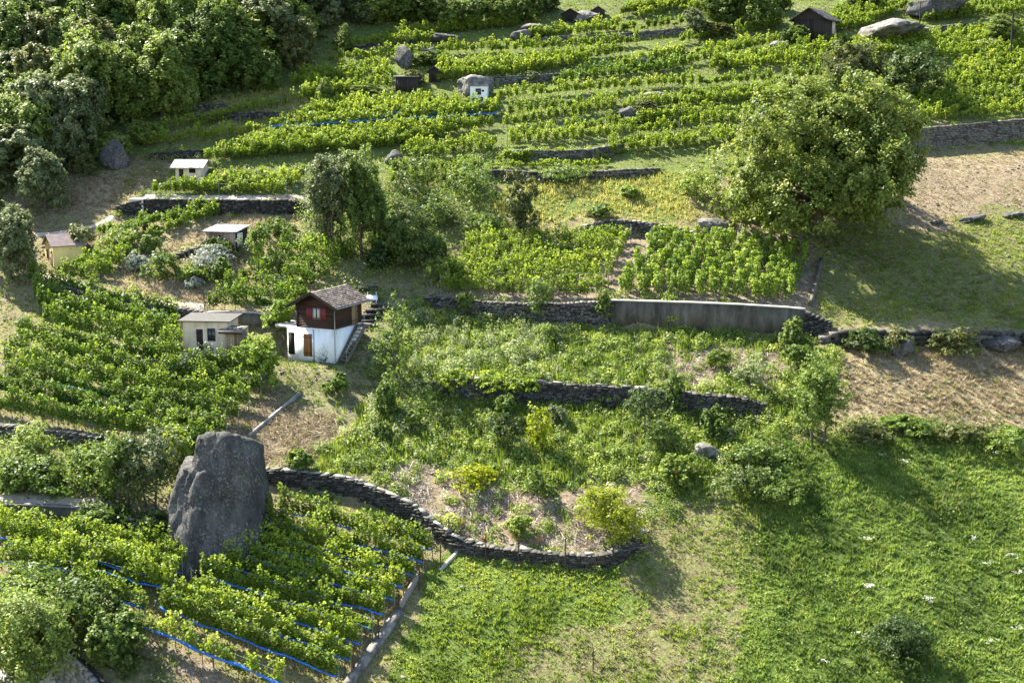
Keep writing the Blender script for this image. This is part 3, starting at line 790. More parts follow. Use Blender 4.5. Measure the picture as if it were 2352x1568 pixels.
def vine_row(label, group, P2, h=1.5, per_m=100, leaf=.17, spacing=.85, clump=.2, z0=.42, arch=.22, net=None, posts=False, mat='vine', seed=0, stems=True, tri=False, curl=.5):
    rng = np.random.default_rng(seed)
    P2 = resample(P2, .6)
    P = np.c_[P2[:, :2], zat(P2[:, 0], P2[:, 1])]
    mid = P[len(P) // 2].copy()
    root = empty('vine_row', mid)
    tag(root, label, 'vine row', group)
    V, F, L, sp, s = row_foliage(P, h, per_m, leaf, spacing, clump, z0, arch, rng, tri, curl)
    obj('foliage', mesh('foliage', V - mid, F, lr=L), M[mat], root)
    X = np.stack([np.interp(sp, s, P[:, k]) for k in range(3)], 1)
    if stems:
        paths = []
        for p in X:
            e = p + np.array([rng.normal(0, .06), rng.normal(0, .06), h * z0 + .15])
            paths.append(([p - [0, 0, .1], (p + e) / 2 + np.r_[rng.normal(0, .04, 2), 0], e], [.028, .024, .018]))
        V, F = tube(paths, 4)
        o = obj('stems', mesh('stems', V - mid, F), M['stem'], root); o["kind"] = "stuff"
    if posts:
        npst = max(2, int(s[-1] / 4.5) + 1)
        for q in np.linspace(0, s[-1], npst):
            p = np.array([np.interp(q, s, P[:, k]) for k in range(3)])
            V, F = tube([([p - mid - [0, 0, .2], p - mid + [rng.normal(0, .03), rng.normal(0, .03), h * 1.06]], [.04, .035])], 5)
            obj('post', mesh('post', V, F), M['post'], root)
        paths = []
        for hh in (.45, .8):
            Q = P - mid + [0, 0, h * hh]
            paths.append((Q, np.full(len(Q), .006)))
        V, F = tube(paths, 3)
        o = obj('wires', mesh('wires', V, F), M['wire'], root); o["kind"] = "stuff"
    if net:
        Q = resample(P, .35)
        d = unit(np.gradient(Q[:, :2], axis=0))
        w = np.arange(len(Q))
        Q = Q + np.c_[d[:, 1] * .16, -d[:, 0] * .16, h * z0 + .06 + .05 * np.sin(w * .5 + seed) + .02 * rng.normal(size=len(Q))]
        r = net[1] * (1 + .35 * np.sin(w * .9 + seed) * rng.random(len(Q)) + .12 * rng.normal(size=len(Q)))
        V, F = tube([(Q - mid, np.clip(r, .02, .16))], 6)
        obj('net', mesh('net', V, F), M[net[0]], root)
    return root

NROW = [0]
def block(desc, A, B, C, D, gap=1.6, n=None, h=1.5, gap_left=0.0, mat=None, **kw):
    """vine rows between a front line A-B and a back line C-D given in the picture"""
    far = np.linalg.norm(at(*A)[:2]) > 116
    if far:
        h = min(h, 1.22); gap = min(gap, 1.4)
        def push(c, a):
            k = .52 * h * scale_at(at(*c))
            return (c[0], min(c[1] + k, max(a[1] - 3, c[1])))
        C, D = push(C, A), push(D, B)
    F_ = resample(px_line([A, B], 40), .8); K_ = resample(px_line([C, D], 40), .8)
    m = 24
    f = np.stack([np.interp(np.linspace(0, 1, m), np.linspace(0, 1, len(F_)), F_[:, k]) for k in range(2)], 1)
    b = np.stack([np.interp(np.linspace(0, 1, m), np.linspace(0, 1, len(K_)), K_[:, k]) for k in range(2)], 1)
    dist = np.linalg.norm(f - b, axis=1).mean()
    if n is None: n = max(1 if far else 2, int(round(dist / gap)) + 1)
    if n == 1: b = f
    near = np.linalg.norm(f.mean(0))
    for k in range(n):
        t = k / max(1, n - 1)
        P = f * (1 - t) + b * t
        P = P + np.random.default_rng(NROW[0]).normal(0, .05, P.shape)
        NROW[0] += 1
        if near < 96: d = dict(per_m=470, leaf=.16, clump=.32, arch=.10, z0=.36)
        elif near < 112: d = dict(per_m=400, leaf=.17, clump=.3, arch=.10, z0=.28)
        elif near < 130: d = dict(per_m=300, leaf=.17, clump=.2, arch=.045, z0=.34, tri=True, curl=.3)
        else: d = dict(per_m=250, leaf=.185, clump=.19, arch=.04, z0=.34, tri=True, curl=.25)
        d.update(kw)
        lab = ('single' if n == 1 else 'front' if k == 0 else 'back' if k == n - 1 else ordinal(k)) + ' vine row ' + desc
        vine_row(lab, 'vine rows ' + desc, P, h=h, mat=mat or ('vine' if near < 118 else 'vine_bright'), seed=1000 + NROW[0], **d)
    return n

BL = [
    # far slope, top to bottom
    ('in the top right corner', (2118, 54), (2400, 30), (2125, 22), (2400, -8), dict(h=1.7)),
    ('left of the utility post', (2010, 132), (2320, 150), (2050, 92), (2420, 52), dict(h=1.6)),
    ('right of the dark twin shrubs', (2150, 205), (2420, 196), (2190, 152), (2420, 118), dict(h=1.6)),
    ('above the dark stone wall right of the walnut', (2090, 284), (2430, 258), (1960, 226), (2430, 200), dict(h=1.7)),
    ('at upper right between barn and rock slab', (1874, 84), (2000, 62), (1918, 28), (2100, 4), dict()),
    ('left of the barn under the top trees', (1562, 102), (1800, 66), (1562, 88), (1800, 54), dict()),
    ('on the second band left of the barn', (1562, 156), (1760, 108), (1562, 120), (1790, 92), dict()),
    ('below the dark barn', (1630, 165), (1890, 150), (1640, 142), (1960, 88), dict()),
    ('just above the walnut crown', (1562, 204), (1900, 180), (1562, 186), (1890, 160), dict()),
    ('behind the walnut at its upper left', (1562, 248), (1800, 232), (1562, 216), (1860, 200), dict()),
    ('touching the walnut crown at left', (1562, 296), (1730, 280), (1562, 266), (1760, 248), dict()),
    ('on the curved terrace left of the walnut', (1395, 358), (1690, 330), (1400, 330), (1700, 302), dict(posts=True)),
    ('with bare pink soil at its foot', (1167, 338), (1560, 302), (1172, 312), (1560, 264), dict(posts=True)),
    ('with bare stems on the sloping terrace at picture centre', (1155, 297), (1415, 252), (1165, 258), (1430, 222), dict(posts=True)),
    ('on the small square patch at picture centre', (922, 367), (1137, 352), (932, 338), (1140, 322), dict()),
    ('on the broad block left of centre', (470, 374), (905, 342), (600, 312), (1135, 280), dict()),
    ('beside the blue net lines left of centre', (620, 302), (1140, 270), (690, 268), (1150, 244), dict(net=('blue_net', .07))),
    ('left of the boulder hut', (700, 268), (1150, 262), (730, 234), (1010, 226), dict()),
    ('on the bright block above the boulder hut', (1000, 190), (1278, 163), (1009, 152), (1436, 112), dict(h=1.6)),
    ('left of the dark sheds', (665, 200), (905, 184), (680, 166), (890, 148), dict()),
    ('on the long strip under the upper rocks', (755, 144), (1150, 117), (770, 129), (1150, 98), dict()),
    ('on the strip right of the upper rocks', (1120, 124), (1470, 105), (1130, 108), (1465, 90), dict()),
    ('right of the long pale slab', (1215, 93), (1419, 76), (1218, 78), (1430, 54), dict()),
    ('on the topmost strip right of centre', (1419, 78), (1571, 60), (1430, 62), (1571, 46), dict()),
    ('under the trees at top centre', (882, 92), (1190, 64), (950, 68), (1195, 52), dict()),
    ('on the darker block right of the boulder hut', (1271, 197), (1571, 163), (1302, 170), (1571, 140), dict(mat='vine')),
    ('on the long line right of the boulder hut', (1140, 232), (1571, 197), (1150, 218), (1571, 182), dict()),
    ('below the sloping pale rock ledge', (1410, 160), (1571, 136), (1450, 146), (1571, 116), dict()),
    ('beneath the tiny dark sheds at the top', (1463, 46), (1560, 22), (1463, 32), (1560, 10), dict()),
    ('on the green terrace above the central thicket', (890, 432), (1100, 420), (900, 388), (1110, 382), dict(h=1.3)),
    ('beside the olive-brown shrub tree', (1890, 200), (2060, 232), (1900, 165), (1985, 100), dict()),
    ('between the rock slab and the barn rows', (1905, 150), (2010, 140), (1960, 100), (2040, 92), dict()),
    ('under the wooded strip at top left', (690, 232), (760, 225), (700, 200), (900, 190), dict()),
    ('above the long strip near the forest corner', (800, 118), (1000, 100), (830, 106), (1000, 92), dict()),
    ('on the high strip right of the tiny huts', (1420, 40), (1560, 20), (1440, 18), (1600, -8), dict()),
    ('at the top edge left of the barn trees', (1560, 30), (1640, 22), (1560, 0), (1640, -10), dict()),
    ('along the flat pale rock at centre right', (1425, 262), (1560, 246), (1440, 236), (1560, 226), dict()),
    ('along the dark rock at centre right', (1480, 290), (1560, 282), (1490, 276), (1560, 268), dict()),
    ('right of the small square patch', (1150, 372), (1300, 366), (1160, 352), (1300, 350), dict(h=.9)),
    ('of low young plants at picture centre', (1125, 386), (1400, 382), (1135, 364), (1400, 357), dict(h=.6, stems=False, per_m=120)),
    ('right of the hollowed rock', (322, 342), (602, 306), (340, 318), (602, 292), dict()),
    ('in the sparse meadow under the forest', (345, 312), (480, 290), (520, 262), (700, 218), dict(per_m=40, h=1.2, gap=2.6)),
    ('in front of the small white hut', (350, 447), (660, 447), (480, 416), (705, 398), dict(h=1.6, posts=True)),
    ('on the steep plot above the yellow hut', (335, 556), (507, 495), (222, 536), (497, 470), dict(h=1.7, mat='vine', gap=1.15)),
    ('on the plot right of the yellow hut', (143, 634), (228, 660), (216, 612), (320, 604), dict(h=1.5, mat='vine', gap=1.1, spacing=.7)),
    ('above the beige shed', (480, 713), (680, 712), (650, 578), (805, 600), dict(h=1.6, gap=1.7)),
    ('below the hut path at left', (103, 752), (416, 824), (66, 652), (413, 744), dict(h=1.6, posts=True, gap=1.75)),
    ('below the beige shed at left', (-30, 948), (490, 1042), (40, 792), (625, 880), dict(h=1.6, posts=True, gap=1.75)),
    ('left of the pink plot of staked vines', (1010, 676), (1385, 684), (1080, 570), (1450, 556), dict(h=1.5, per_m=300, gap=1.35, posts=True, mat='vine_bright', arch=.1)),
]
for desc, A, B, C, D, kw in BL:
    if desc == 'below the beige shed at left':
        kw = dict(kw)
    block(desc, A, B, C, D, **kw)
# lower left, blue nets
block('of the blue-netted vineyard at bottom', (373, 1418), (778, 1576), (640, 1190), (995, 1284), n=10, h=1.6, net=('blue_net', .058), posts=True, z0=.38, mat='vine_bright')
vine_row('lowest short vine row with a bright blue net, front of the bottom vineyard', 'vine rows at the bottom edge', resample(px_line([(338, 1468), (480, 1530), (655, 1600)]), .8), h=1.75, per_m=300, leaf=.16, clump=.24, arch=.2, net=('blue_net', .085), posts=True, z0=.45, mat='vine_bright', seed=5)
vine_row('short netted vine row stepping down left of the bottom vineyard', 'vine rows at the bottom edge', resample(px_line([(171, 1362), (250, 1395), (333, 1425)]), .8), h=1.75, per_m=400, leaf=.16, clump=.3, arch=.24, net=('blue_net', .075), posts=True, z0=.45, mat='vine_bright', seed=6)
vine_row('netted vine row at the left edge beside the hedge', 'vine rows at the bottom edge', resample(px_line([(-20, 1315), (90, 1326), (170, 1340)]), .8), h=1.75, per_m=400, leaf=.16, clump=.3, arch=.24, net=('blue_net', .05), posts=True, z0=.45, mat='vine_bright', seed=8)
block('of the blue-netted rows left of the boulder foot', (40, 1285), (400, 1378), (-30, 1222), (440, 1300), n=5, h=1.6, net=('blue_net', .058), posts=True, z0=.38, mat='vine_bright')
# teal nets lying in the left rows
for i, (lb, pts) in enumerate([('teal net strip snagged in the middle rows of the left vineyard', [(118, 878), (180, 893), (260, 905)]), ('lower teal net strip in the left vineyard', [(150, 918), (200, 924), (230, 928)]), ('teal net scrap at the meadow vines below the forest', [(598, 308), (620, 306), (648, 303)])]):
    Q = resample(np.array([at(u, v, .8 if i < 2 else .25) for u, v in pts]), .2)
    Q[:, 2] += .05 * RNG.normal(size=len(Q))
    V, F = tube([(Q - Q[0], .06 + .05 * RNG.random(len(Q)))], 5)
    tag(obj('net_strip', mesh('net_strip', V, F), M['teal_net'], None, Q[0]), lb, 'net')

# staked vines in front of the concrete wall: single plants
def staked_vine(label, p, h, seed):
    rng = np.random.default_rng(seed)
    root = empty('staked_vine', p)
    tag(root, label, 'vine', 'staked vines above the concrete wall')
    n = 230
    z = rng.random(n) ** .8 * h * .86 + h * .17
    r = .36 * (1 - .3 * (z / h)) * (.45 + .75 * rng.random(n)); a = rng.random(n) * 6.283
    C = np.stack([r * np.cos(a) + .1 * np.sin(z * 3 + seed), r * np.sin(a) + .08 * np.cos(z * 2.5 + seed), z], 1)
    V, F, L = leaves(C, np.stack([np.cos(a), np.sin(a), .7 + 0 * a], 1) + rng.normal(size=(n, 3)) * .5, .17 * (.6 + .8 * rng.random(n)), .85, np.clip(.2 + .65 * rng.random(n) + .12 * rng.normal(), 0, 1), rng)
    obj('foliage', mesh('foliage', V, F, lr=L), M['vine'], root)
    V, F = tube([([[0, 0, -.15], [.03, .02, h * .5], [.0, .05, h * 1.02]], [.03, .025, .02])], 5)
    obj('stake', mesh('stake', V, F), M['post'], root)
SF = resample(px_line([(1415, 682), (1600, 684), (1825, 696)], 40), .5)[:, :2]
SB = resample(px_line([(1490, 568), (1650, 572), (1855, 590)], 40), .5)[:, :2]
nr = 8
for k in range(nr):
    t = k / (nr - 1)
    nv = 19
    for j in range(nv):
        q = (j + .5 + .2 * RNG.normal()) / nv
        q = min(max(q, 0), 1)
        a = np.array([np.interp(q, np.linspace(0, 1, len(SF)), SF[:, c]) for c in range(2)]); b = np.array([np.interp(q, np.linspace(0, 1, len(SB)), SB[:, c]) for c in range(2)])
        p = a * (1 - t) + b * t + RNG.normal(0, .12, 2)
        lab = '%s staked vine from the left in the %s row above the concrete wall' % ('first' if j == 0 else 'last' if j == nv - 1 else ordinal(j), 'front' if k == 0 else 'back' if k == nr - 1 else ordinal(k))
        staked_vine(lab, (p[0], p[1], float(zat(p[0], p[1]))), 1.65 + .22 * RNG.normal() * .6 + .15, 300 + k * 40 + j)

# ------------------------------------------------------------------ trees and bushes
def crown(H, R, zc, rz, nl, ncl, nleaf, leaf, rng, lobe=(.34, .5), spread=.62, sig=.13, low=None, tip=0.0, sink=.35, gapthr=-.6, tri=False):
    """lobed crown of leaf clumps: returns leaf mesh arrays and the lobe centres"""
    d = unit(rng.normal(size=(nl, 3)))
    d[:, 2] = np.abs(d[:, 2]) * (1 + sink) - sink
    rr = spread * rng.random(nl) ** .35
    LC = d * rr[:, None] * np.array([R, R, rz]) + np.array([0, 0, zc])
    LR = rng.uniform(*lobe, nl)
    LC[0] = (0, 0, zc + rz * .1)
    parts_C, parts_N, parts_L = [], [], []
    for i in range(nl):
        dd = unit(rng.normal(size=(ncl, 3)) + np.array([0, 0, .25]))
        rad = (1 - .3 * rng.random(ncl) ** 2) + tip * rng.random(ncl) ** 3
        cc = LC[i] + dd * rad[:, None] * LR[i] * np.array([R, R, rz])
        k = nleaf
        g = rng.normal(size=(ncl, k, 3)) * sig * LR[i] * np.array([R, R, rz * .75])
        g[..., 2] -= .35 * (g[..., 0] ** 2 + g[..., 1] ** 2) / (sig * LR[i] * R + 1e-6) * .5
        P = (cc[:, None] + g).reshape(-1, 3)
        nn = np.repeat(dd, k, 0) * .8 + rng.normal(size=(ncl * k, 3)) * .55 + np.array([0, 0, .45])
        lrv = np.repeat(rng.normal(0, .13, ncl), k) + rng.normal(0, .14, ncl * k) + .42
        parts_C.append(P); parts_N.append(nn); parts_L.append(lrv)
    C = np.concatenate(parts_C); Nn = np.concatenate(parts_N); L = np.clip(np.concatenate(parts_L), 0, 1)
    gap = snoise(C / max(R, .6) * 4.0, 1.0, int(rng.integers(0, 9)))
    keep = (gap > gapthr) & (C[:, 2] > (low if low is not None else 0.05))
    C, Nn, L = C[keep], Nn[keep], L[keep]
    # fit the crown to the wanted size
    lo, hi = np.percentile(C, 1.5, axis=0), np.percentile(C, 98.5, axis=0)
    want_lo, want_hi = np.array([-R, -R, zc - rz]), np.array([R, R, zc + rz])
    k = (want_hi - want_lo) / (hi - lo)
    C = (C - lo) * k + want_lo; LC = (LC - lo) * k + want_lo
    kk = C[:, 2] > .05
    C, Nn, L = C[kk], Nn[kk], L[kk]
    V, F, LL = leaves(C, Nn, leaf * 1.08 * (.6 + .8 * rng.random(len(C))), .75, L, rng, tri=tri)
    return (V, F, LL), LC, LR

def limbs(H, zc, LC, r0, rng, stems=1, start=.3, twigs=2):
    paths = []
    bases = [np.array([0., 0, 0])] if stems == 1 else [np.array([math.cos(a), math.sin(a), 0]) * r0 * 2.6 for a in np.linspace(0, 6.28, stems, endpoint=False)]
    tops = []
    for b in bases:
        top = np.array([b[0] * 2.2, b[1] * 2.2, zc * (1.0 if stems == 1 else .9)]) + np.r_[rng.normal(0, r0 * 1.5, 2), 0]
        q = np.linspace(0, 1, 6)
        P = b[None] * (1 - q[:, None]) + top[None] * q[:, None] + np.c_[rng.normal(0, r0 * .5, (6, 2)), np.zeros(6)] * np.sin(q * 3.14)[:, None]
        P[0, 2] = -.3
        R = r0 / (stems ** .5) * np.interp(q, [0, .12, 1], [1.35, 1.0, .4])
        paths.append((P, R)); tops.append(P)
    for i, c in enumerate(LC):
        P0 = tops[i % len(tops)]
        k = start + (1 - start) * rng.random() * .8
        a = np.array([np.interp(k, np.linspace(0, 1, 6), P0[:, j]) for j in range(3)])
        if c[2] < a[2]: a = np.array([np.interp(start * .8, np.linspace(0, 1, 6), P0[:, j]) for j in range(3)])
        q = np.linspace(0, 1, 5)[:, None]
        P = a * (1 - q) + c * q + np.array([0, 0, 1]) * np.sin(q * 3.14) * .07 * np.linalg.norm(c - a) + rng.normal(0, .03, (5, 3)) * np.linalg.norm(c - a) * np.sin(q * 3.14)
        paths.append((P, r0 * .42 * np.linspace(1, .25, 5)))
        for w in range(twigs):
            e = c + rng.normal(0, .3, 3) * np.linalg.norm(c - a) * .8
            P2 = P[2 + w % 2] * (1 - q) + e * q
            paths.append((P2, r0 * .18 * np.linspace(1, .2, 5)))
    return tube(paths, 5)

def make_tree(name, p, w, h, mat, label, cat='tree', group=None, seed=0, nl=9, ncl=26, nleaf=16, leaf=.3, base=.22, r0=None, stems=1, sig=.13, lobe=(.34, .5), tip=.15, spread=.62, rz=0.0, sink=None, gapthr=-.6, tri=True):
    """w, h in metres; base = share of the height below the crown"""
    rng = np.random.default_rng(seed)
    R = w / 2 / 1.06; zc = h * (base + (1 - base) * .48); rzv = h * (1 - base) * .49
    if sink is None: sink = .9 if base < .15 else .6
    (V, F, L), LC, LR = crown(h, R, zc, rzv, nl, ncl, nleaf, leaf, rng, lobe, spread, sig, low=h * base * .35, tip=tip, sink=sink, gapthr=gapthr, tri=tri)
    root = empty(name, (float(p[0]), float(p[1]), float(p[2])), rz)
    tag(root, label, cat, group)
    obj('crown', mesh('crown', V, F, lr=L), M[mat], root)
    V, F = limbs(h, zc, LC, r0 or h * .022, rng, stems, twigs=2 if h > 3 and base > .06 or w > 12 else 0)
    obj('trunk', mesh('trunk', V, F, smooth=True), M['bark'], root)
    return root

def tree(u, v, wpx, hpx, mat, label, name='tree', **kw):
    p = at(u, v)
    s = scale_at(p)
    return make_tree(name, p, wpx / s, hpx / s / 1.0, mat, label, **kw)

def bush(u, v, wpx, hpx, mat, label, name='bush', cat='bush', nl=7, ncl=18, nleaf=14, leaf=.2, **kw):
    p = at(u, v)
    s = scale_at(p)
    kw.setdefault('base', .02); kw.setdefault('r0', .05); kw.setdefault('stems', 3); kw.setdefault('lobe', (.38, .55))
    return make_tree(name, p, wpx / s, hpx / s, mat, label, cat=cat, nl=nl, ncl=ncl, nleaf=nleaf, leaf=leaf, **kw)

# the big walnut and the named trees
tree(1868, 520, 405, 330, 'walnut', 'huge spreading walnut tree with olive crown above the concrete wall', 'walnut_tree', seed=11, nl=30, ncl=70, nleaf=64, leaf=.25, gapthr=-.85, base=.0, r0=.6, lobe=(.22, .36), spread=.80, sig=.10, tip=.2, sink=.7)
tree(1955, 198, 140, 100, 'olive_leaf', 'rounded olive-brown shrub tree above the walnut crown', seed=21, nl=10, ncl=30, nleaf=22, leaf=.27, base=.03, lobe=(.3, .45))
tree(2105, 224, 150, 118, 'dark_leaf', 'dark rounded shrub tree right of the olive-brown one above the walnut', seed=22, nl=10, ncl=34, nleaf=24, leaf=.27, base=.03, lobe=(.32, .48))
tree(768, 590, 115, 232, 'grey_leaf', 'tall feathery grey-green tree with many stems above the chalet', 'willow_tree', seed=31, nl=12, ncl=46, nleaf=32, leaf=.2, base=.1, stems=4, tip=.3, lobe=(.28, .42))
tree(838, 588, 100, 240, 'mid_leaf', 'tall feathery green tree standing right of the grey-green one above the chalet', 'willow_tree', seed=32, nl=12, ncl=46, nleaf=32, leaf=.2, base=.1, stems=3, tip=.3, lobe=(.28, .42))
tree(1200, 550, 78, 158, 'olive_leaf', 'slim upright tree standing alone at the edge of the yellow grass', 'young_tree', seed=33, nl=11, ncl=26, nleaf=20, leaf=.2, base=.12, lobe=(.26, .4), spread=.72, tip=.3)
bush(935, 612, 140, 145, 'dark_leaf', 'large dark ivy-covered mound behind the chalet', 'ivy_mound', nl=10, ncl=46, nleaf=26, leaf=.2, seed=34)
for i, (u, v, w, h, m, lb) in enumerate([
    (955, 478, 95, 110, 'dark_leaf', 'dark bushy tree right of the feathery pair at picture centre'),
    (1080, 470, 130, 115, 'mid_leaf', 'broad vine-draped bush in the central thicket'),
    (1010, 520, 90, 75, 'mid_leaf', 'rounded bush low in the central thicket'),
    (1110, 545, 100, 55, 'mid_leaf', 'low spreading bush left of the slim upright tree'),
    (1300, 415, 110, 40, 'mid_leaf', 'low bush hanging over the dark stone wall at centre'),
    (1075, 420, 60, 60, 'mid_leaf', 'small climbing bush at the top of the central thicket'),
    (1450, 455, 48, 28, 'light_leaf', 'small round bush alone on the yellow grass'),
    (1380, 500, 60, 32, 'mid_leaf', 'flat bush at the lower edge of the yellow grass'),
    (1600, 455, 90, 75, 'light_leaf', 'pale bush at the left foot of the walnut'),
    (1000, 600, 60, 70, 'mid_leaf', 'narrow bush right of the dark ivy mound'),
    (1020, 650, 90, 60, 'weed', 'bushy tangle at the left end of the bowed stone wall'),
    (870, 620, 60, 60, 'dark_leaf', 'dark low bush in the shade behind the chalet roof'),
    (640, 540, 70, 40, 'mid_leaf', 'low bush at the edge of the dry knoll left of the feathery trees'),
    (585, 602, 85, 92, 'mid_leaf', 'upright bush right of the plank shed'),
    (500, 590, 70, 45, 'dark_leaf', 'dark climber at the foot of the plank shed'),
    (500, 645, 60, 55, 'mid_leaf', 'round dark bush below the plank shed'),
    (370, 640, 80, 62, 'mid_leaf', 'dark bush on the dry knoll right of the hut vines'),
    (440, 640, 75, 34, 'weed', 'low yellowish bush between the two round knoll bushes'),
    (272, 570, 90, 45, 'weed', 'green hedge clump between the two hut vine plots'),
    (345, 580, 45, 40, 'mid_leaf', 'small bush left of the dark plank-shed wall'),
    (186, 578, 64, 62, 'olive_leaf', 'olive bush leaning over the yellow hut roof'),
    (905, 872, 100, 190, 'mid_leaf', 'tall leafy bush on the slope right of the chalet stairs'),
    (885, 950, 50, 90, 'mid_leaf', 'slender bush below the tall one right of the chalet'),
    (640, 760, 70, 75, 'vine', 'climbing vine arbour hanging at the left wall of the chalet'),
    (600, 880, 90, 110, 'vine', 'tall leafy vine thicket between shed and chalet yard'),
    (450, 860, 110, 70, 'dark_leaf', 'dark shrubs in front of the beige shed'),
    (770, 905, 60, 50, 'mid_leaf', 'low green bush in the chalet shade'),
]):
    bush(u, v, w, h, m, lb, seed=60 + i, ncl=20, nleaf=14, leaf=.2)
for i, (u, v, w, h, lb) in enumerate([(485, 622, 95, 60, 'silvery wormwood shrub below the plank shed'), (312, 622, 55, 45, 'silvery shrub at the top of the hut vine plot'), (445, 660, 40, 25, 'small silvery tuft on the dry knoll')]):
    bush(u, v, w, h, 'silver_leaf', lb, seed=110 + i, ncl=24, nleaf=12, leaf=.16, tip=.5)
tree(1878, 1015, 112, 205, 'mid_leaf', 'young leafy tree with a bare leaning stem at the edge of the straw field', 'young_tree', seed=41, nl=11, ncl=30, nleaf=20, leaf=.17, base=.12, lobe=(.27, .4), tip=.35, stems=2)
bush(1405, 1240, 150, 128, 'yellow_leaf', 'bright yellow-green bush at the right end of the garden foot wall', seed=42, nl=12, ncl=40, nleaf=18, leaf=.13, tip=.5, lobe=(.3, .46))
bush(2078, 1508, 155, 92, 'dark_leaf', 'dark rounded shrub alone in the lower right meadow', seed=43, nl=9, ncl=36, nleaf=22, leaf=.14)
tree(345, 1165, 125, 178, 'grey_leaf', 'silver-green olive tree just left of the tall boulder', 'olive_tree', seed=44, nl=10, ncl=30, nleaf=20, leaf=.17, base=.28, stems=2, tip=.2, lobe=(.3, .42))
tree(285, 1160, 110, 170, 'mid_leaf', 'green leafy tree beside the silver-green olive', 'young_tree', seed=45, nl=10, ncl=26, nleaf=18, leaf=.18, base=.25, stems=2)
for i, (u, v, w, h, m, lb) in enumerate([
    (60, 1080, 130, 110, 'light_leaf', 'tall pale thicket at the left edge above the track'),
    (110, 1130, 170, 95, 'mid_leaf', 'wide green thicket above the sandy track at left'),
    (215, 1120, 130, 95, 'mid_leaf', 'green thicket between the track and the olive trees'),
    (20, 1130, 90, 70, 'mid_leaf', 'dark thicket corner at the left edge above the track'),
    (415, 1090, 80, 120, 'vine_bright', 'bright climbing vine against the left shoulder of the boulder'),
    (440, 1050, 90, 70, 'vine', 'leafy vine tangle behind the boulder top'),
    (230, 1215, 150, 65, 'mid_leaf', 'hanging creeper over the concrete wall at left'),
    (345, 1240, 90, 70, 'dark_leaf', 'dark creeper at the left foot of the boulder'),
    (690, 1078, 55, 45, 'mid_leaf', 'small bush on top of the curved wall'),
    (60, 1400, 190, 120, 'mid_leaf', 'overgrown hedge at the left edge below the netted rows'),
    (190, 1440, 190, 120, 'mid_leaf', 'hedge clump in the middle of the lower left thicket'),
    (285, 1490, 110, 90, 'mid_leaf', 'rounded hedge end above the block wall'),
    (255, 1535, 90, 120, 'mid_leaf', 'hanging creeper over the right end of the block wall'),
    (75, 1500, 140, 130, 'light_leaf', 'leafy bush over the top of the block wall'),
]):
    bush(u, v, w, h, m, lb, seed=130 + i, ncl=26, nleaf=15, leaf=.2, nl=9)
tree(40, 1600, 260, 260, 'light_leaf', 'broad roadside tree in the bottom left corner', 'roadside_tree', seed=46, nl=14, ncl=44, nleaf=26, leaf=.18, base=.1, lobe=(.26, .4), spread=.75)
# bushes along the rough wall and the bank at right
for i, (u, v, w, h, m, lb) in enumerate([
    (1985, 808, 100, 58, 'dark_leaf', 'ivy bush covering the left part of the rough wall'),
    (2065, 808, 62, 55, 'olive_leaf', 'tufted bush in the gap of the rough wall'),
    (2185, 808, 110, 58, 'olive_leaf', 'ivy bush covering the middle of the rough wall'),
    (1815, 800, 60, 70, 'light_leaf', 'large-leaved sprout at the right end of the weedy garden'),
    (1830, 830, 70, 40, 'mid_leaf', 'low bush below the concrete wall end'),
    (1760, 1080, 170, 65, 'mid_leaf', 'broad bramble thicket on the bank left of the young tree'),
    (1700, 1130, 150, 62, 'dark_leaf', 'dark bramble thicket low on the bank'),
    (1990, 1010, 120, 45, 'olive_leaf', 'olive bramble on the bank right of the young tree'),
    (2080, 990, 110, 34, 'mid_leaf', 'low bramble on the bank below the straw field'),
    (1800, 1140, 140, 42, 'mid_leaf', 'low bramble at the meadow edge under the young tree'),
    (2320, 1040, 120, 58, 'mid_leaf', 'bush at the right edge below the straw field'),
    (2200, 1000, 120, 30, 'olive_leaf', 'low olive bramble at the top edge of the meadow'),
    (1560, 1110, 90, 70, 'weed', 'tall weeds at the right border of the garden'),
    (1640, 1000, 60, 70, 'mid_leaf', 'dark sapling bush right of the garden'),
]):
    bush(u, v, w, h, m, lb, seed=160 + i, ncl=26, nleaf=16, leaf=.17, nl=9, lobe=(.28, .46))
